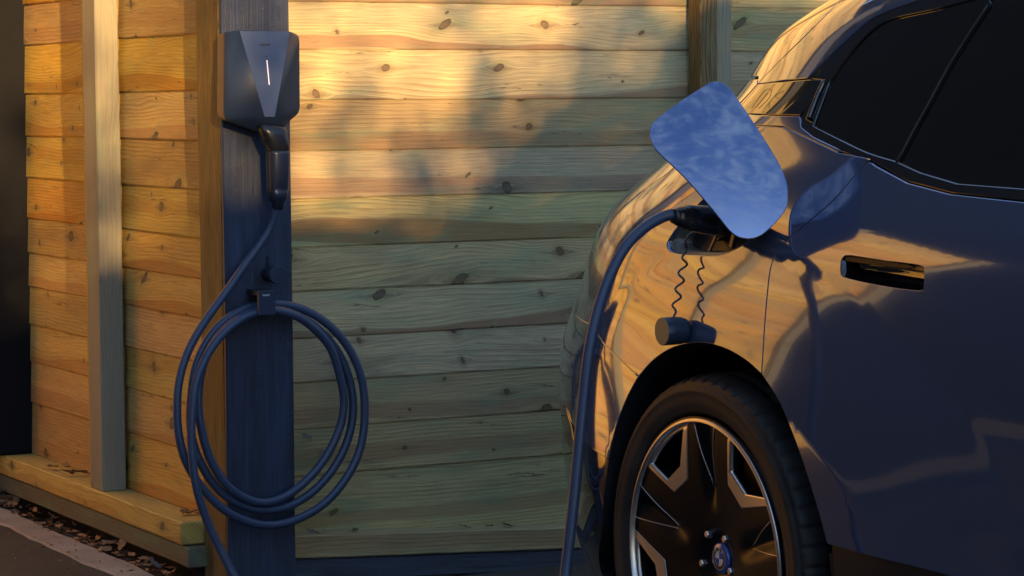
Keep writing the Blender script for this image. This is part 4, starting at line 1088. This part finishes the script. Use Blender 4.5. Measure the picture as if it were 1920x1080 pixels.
# litter in the gap between the edging and the wall
LV = []; LF = []
def litter(p, sc):
    m_ = random.choice(LM); M = Matrix.LocRotScale(p, Matrix.Rotation(random.uniform(0, 6.3), 3, 'Z') @ Matrix.Rotation(random.uniform(-1, 1), 3, 'X'), Vector((sc, sc, sc))); b0 = len(LV)
    LV.extend([M @ v.co for v in m_.vertices]); LF.extend([tuple(i_+b0 for i_ in p_.vertices) for p_ in m_.polygons])
for i in range(170):
    litter(lw(random.uniform(-.2, 1.6), random.uniform(.075, oa+.012), ZE+random.uniform(-.015, .012)), random.uniform(.45, 1.0))
for i in range(60):
    litter(lw(random.uniform(-.2, 1.6), oa+.02+abs(random.gauss(0, .12)), ZE+.004), random.uniform(.15, .35))
link('leaf_litter', mesh('leaf_litter', LV, LF, LEAF_B, True), label='dark leaf litter in the gutter under the side wall', cat='leaf litter', kind='stuff')
for i, (x, y, lb) in enumerate([(22, 914, 'large pale brown leaf at the left picture edge under the side wall'), (34, 934, 'large light leaf lying on the kerb at the lower left'), (6, 925, 'red brown leaf cut by the left picture edge'), (52, 930, 'brown leaf just right of the large pale kerb leaves'), (97, 968, 'lone grey leaf on the kerb edge below the ground board'), (228, 1022, 'orange brown leaf upright in the gutter near the centre post'), (244, 1070, 'small orange leaf on the kerb near the bottom picture edge'), (290, 1056, 'large red brown leaf in the gutter near the centre post')]):
    p = gp(x, y, ZE+.02); put_leaf(p, i, lb, 'leaves lying at the gutter and kerb', 1.2 if i != 6 else .6, .8)

# ------------------------------------------------------------------ unseen objects added to cast shade and darken reflections
def lk(name, me, par):
    me.transform(Matrix.Translation(-par.location)); return link(name, me, par)
def ph_of(P): return (P.x*-S_H.y+P.y*S_H.x, P.z-P.dot(S_H)*TAN_EL)     # coordinates across the sun's rays
PV = Vector((-S_H.y, S_H.x, 0))
wall_pt = lambda x, y: ph_of(on_plane(x, y, RW0-D*.02, D))
pe = ph_of(LW0+D*(pz+.03)-E*.1)[0]-.33
print('post edge p', pe, 'wall 640,130', wall_pt(640, 130), 'wall 1200,100', wall_pt(1200, 100), 'stud', ph_of(on_plane(205, 600, LW0-E*.06, E)))
T0 = 7.5                                          # distance of the foliage behind the lens, along the sun's bearing
def cast(p, h, t=T0): return PV*p+S_H*t+ZU*(h+t*TAN_EL)
gaps = [(wall_pt(620, 120), .13, .095), (wall_pt(770, 60), .11, .06), (wall_pt(610, 290), .045, .06), (wall_pt(690, 250), .03, .07), (wall_pt(835, 165), .05, .10), (wall_pt(1210, 120), .11, .05), (wall_pt(1000, 40), .12, .05), (wall_pt(800, 400), .03, .03), (wall_pt(560, 60), .06, .08)]  # openings shaped to let sun patches onto the facing wall
sp_, sh_ = ph_of(on_plane(200, 320, LW0-E*.06, E))
gaps += [((sp_-.012, sh_+.13+.12*i), .022, .12) for i in range(5)]
htop = wall_pt(700, 70)[1]
def open_at(p, h):
    o_ = 0
    for (gp_, gh), a, b in gaps: o_ = max(o_, math.exp(-(((p-gp_)/a)**2+((h-gh)/b)**2)*1.2))
    return o_
blocker = empty('added_tree', cast(2.0, 0), label='unseen tree behind the viewer shading the car and post', cat='added_tree')  # added foliage mask; its density decides where the sun lands
V = []; F = []; rnd = random.Random(3)
PMAX = 3.4
def quad(c, s_):
    a = Vector((rnd.gauss(0, 1), rnd.gauss(0, 1), rnd.gauss(0, 1))).normalized(); b = a.cross(Vector((rnd.gauss(0, 1), rnd.gauss(0, 1), rnd.gauss(0, 1)))).normalized(); i = len(V)
    V.extend([c-a*s_, c+b*s_*.5, c+a*s_, c-b*s_*.5]); F.append((i, i+1, i+2, i+3))
for _ in range(30000):
    p = rnd.uniform(pe+.012, PMAX); h = rnd.uniform(htop-2.9, htop+.2)
    e_ = (h-(htop-.58))/1.05-.72*max(0, p-1.85); nn_ = mnoise.noise(Vector((p*5.5-h*1.5, h*4.5, 0)))+.5*mnoise.noise(Vector((p*13, h*9, 4)))
    tau = 9 if e_ < 0 else max(.75, 3.0*max(0, 1-e_)**1.4*(1+1.5*nn_))
    tau *= 1-.97*open_at(p, h)
    if rnd.random() < tau/9: quad(cast(p, h, T0+rnd.uniform(-.35, .35)), rnd.uniform(.035, .07))
me = mesh('crown', V, F, FOLI); lk('crown', me, blocker)
# opaque squares added to block the sun, left open at the gaps
V = []; F = []; stp = .05; npx = int((PMAX-pe-.04)/stp); nph = int((2.9)/stp)
for i in range(npx):
    for j in range(nph):
        p = pe+.045+i*stp; h = htop-3.0+j*stp
        if open_at(p, h) > .13 or h > htop-.46: continue
        c = cast(p, h); b0 = len(V); wj = .03
        V.extend([c+PV*-wj+ZU*-wj, c+PV*wj+ZU*-wj, c+PV*wj+ZU*wj, c+PV*-wj+ZU*wj]); F.append((b0, b0+1, b0+2, b0+3))
me = mesh('blocker_core', V, F, BARK); lk('blocker_core', me, blocker)
v_, f_ = tube([cast(2.0, htop-1.2-.3*i, T0+.02*(i % 2)) for i in range(12)], [.10+.01*i for i in range(12)], 10); lk('trunk', mesh('trunk', v_, f_, BARK), blocker)
V = []; F = []
PE2 = pe-.02
for _ in range(26000):
    p = rnd.uniform(-11, PE2); h = 2.06-rnd.random()**1.6*2.0+.04*mnoise.noise(Vector((p*3, 0, 0)))
    c = PV*p+S_H*(1.6+rnd.uniform(-.3, .3)); c.z = max(.02, h+c.dot(S_H)*TAN_EL); quad(c, rnd.uniform(.03, .06))
npx = 24
for i in range(npx):
    p0_, p1_ = -11+(PE2+11)*i/npx, -11+(PE2+11)*(i+1)/npx; a = PV*p0_+S_H*1.6; b = PV*p1_+S_H*1.6; b0 = len(V); zt_ = 1.97+1.6*TAN_EL
    V.extend([a, b, b+ZU*zt_, a+ZU*zt_]); F.append((b0, b0+1, b0+2, b0+3))
link('blocker', mesh('blocker', V, F, FOLI), label='unseen added hedge beside the viewer, shading the paving before the walls', cat='blocker')  # added to keep sun off the paving that the doors mirror
# unseen evergreens added behind the walls to darken what the car mirrors
def evergreen(x, y, hgt, rad, label):
    e = empty('added_tree', (x, y, 0), label=label, cat='added_tree', group='added dark evergreens behind the timber walls'); V.clear(); F.clear()
    for _ in range(9000):
        q = rnd.random(); z = .3+q*hgt; rr = rad*(1-q)**.36*(.75+.35*mnoise.noise(Vector((q*7, x, y)))); a = rnd.uniform(0, 6.283); d_ = rr*math.sqrt(rnd.uniform(.35, 1)); quad(Vector((d_*math.cos(a), d_*math.sin(a), z)), rnd.uniform(.05, .10))
    link('crown', mesh('crown', V, F, FOLI), e)
    v_, f_ = tube([Vector((0, 0, hgt*i/8)) for i in range(9)], [.16-.016*i for i in range(9)], 8); link('trunk', mesh('trunk', v_, f_, BARK), e)
backdrop = empty('backdrop', (-8.8, 11, 0), label='added unseen dark timber barn beyond the left picture edge mirrored in the car', cat='backdrop')  # added so that doors and windows mirror something dark
DARKB = painted_wood('slate black barn boards', (.004, .006, .012))
bm0 = bm_mesh('wall_board', bev_box(0, .02, -.1448, .1448, 0, 1, 0), DARKB)
for i in range(104):
    o = link('wall_board', bm0, backdrop); o.location = (random.uniform(0, .0008), -15+.29*i, 0); o.scale = (1, 1, 12.4)
link('wall', bm_mesh('wall', bev_box(-6, -.003, -15.2, 15.2, 0, 12.4, 0), DARKB), backdrop)
V2_ = [(-6.3, -15.5, 12.3), (.35, -15.5, 12.3), (.35, 15.5, 12.3), (-6.3, 15.5, 12.3), (-3, -15.5, 14.4), (-3, 15.5, 14.4)]
link('roof', mesh('roof', V2_, [(1, 2, 5, 4), (0, 4, 5, 3), (0, 1, 4), (2, 3, 5), (0, 3, 2, 1)], SHELL), backdrop)
for i in range(7):
    evergreen(-6.2+2.3*i, 12.6+.9*(i % 2), 7.6+1.0*math.sin(i*1.7), 1.8, ('first', 'second', 'third', 'fourth', 'fifth', 'sixth', 'seventh')[i]+' added dark evergreen from the left behind the timber walls, hidden by them')
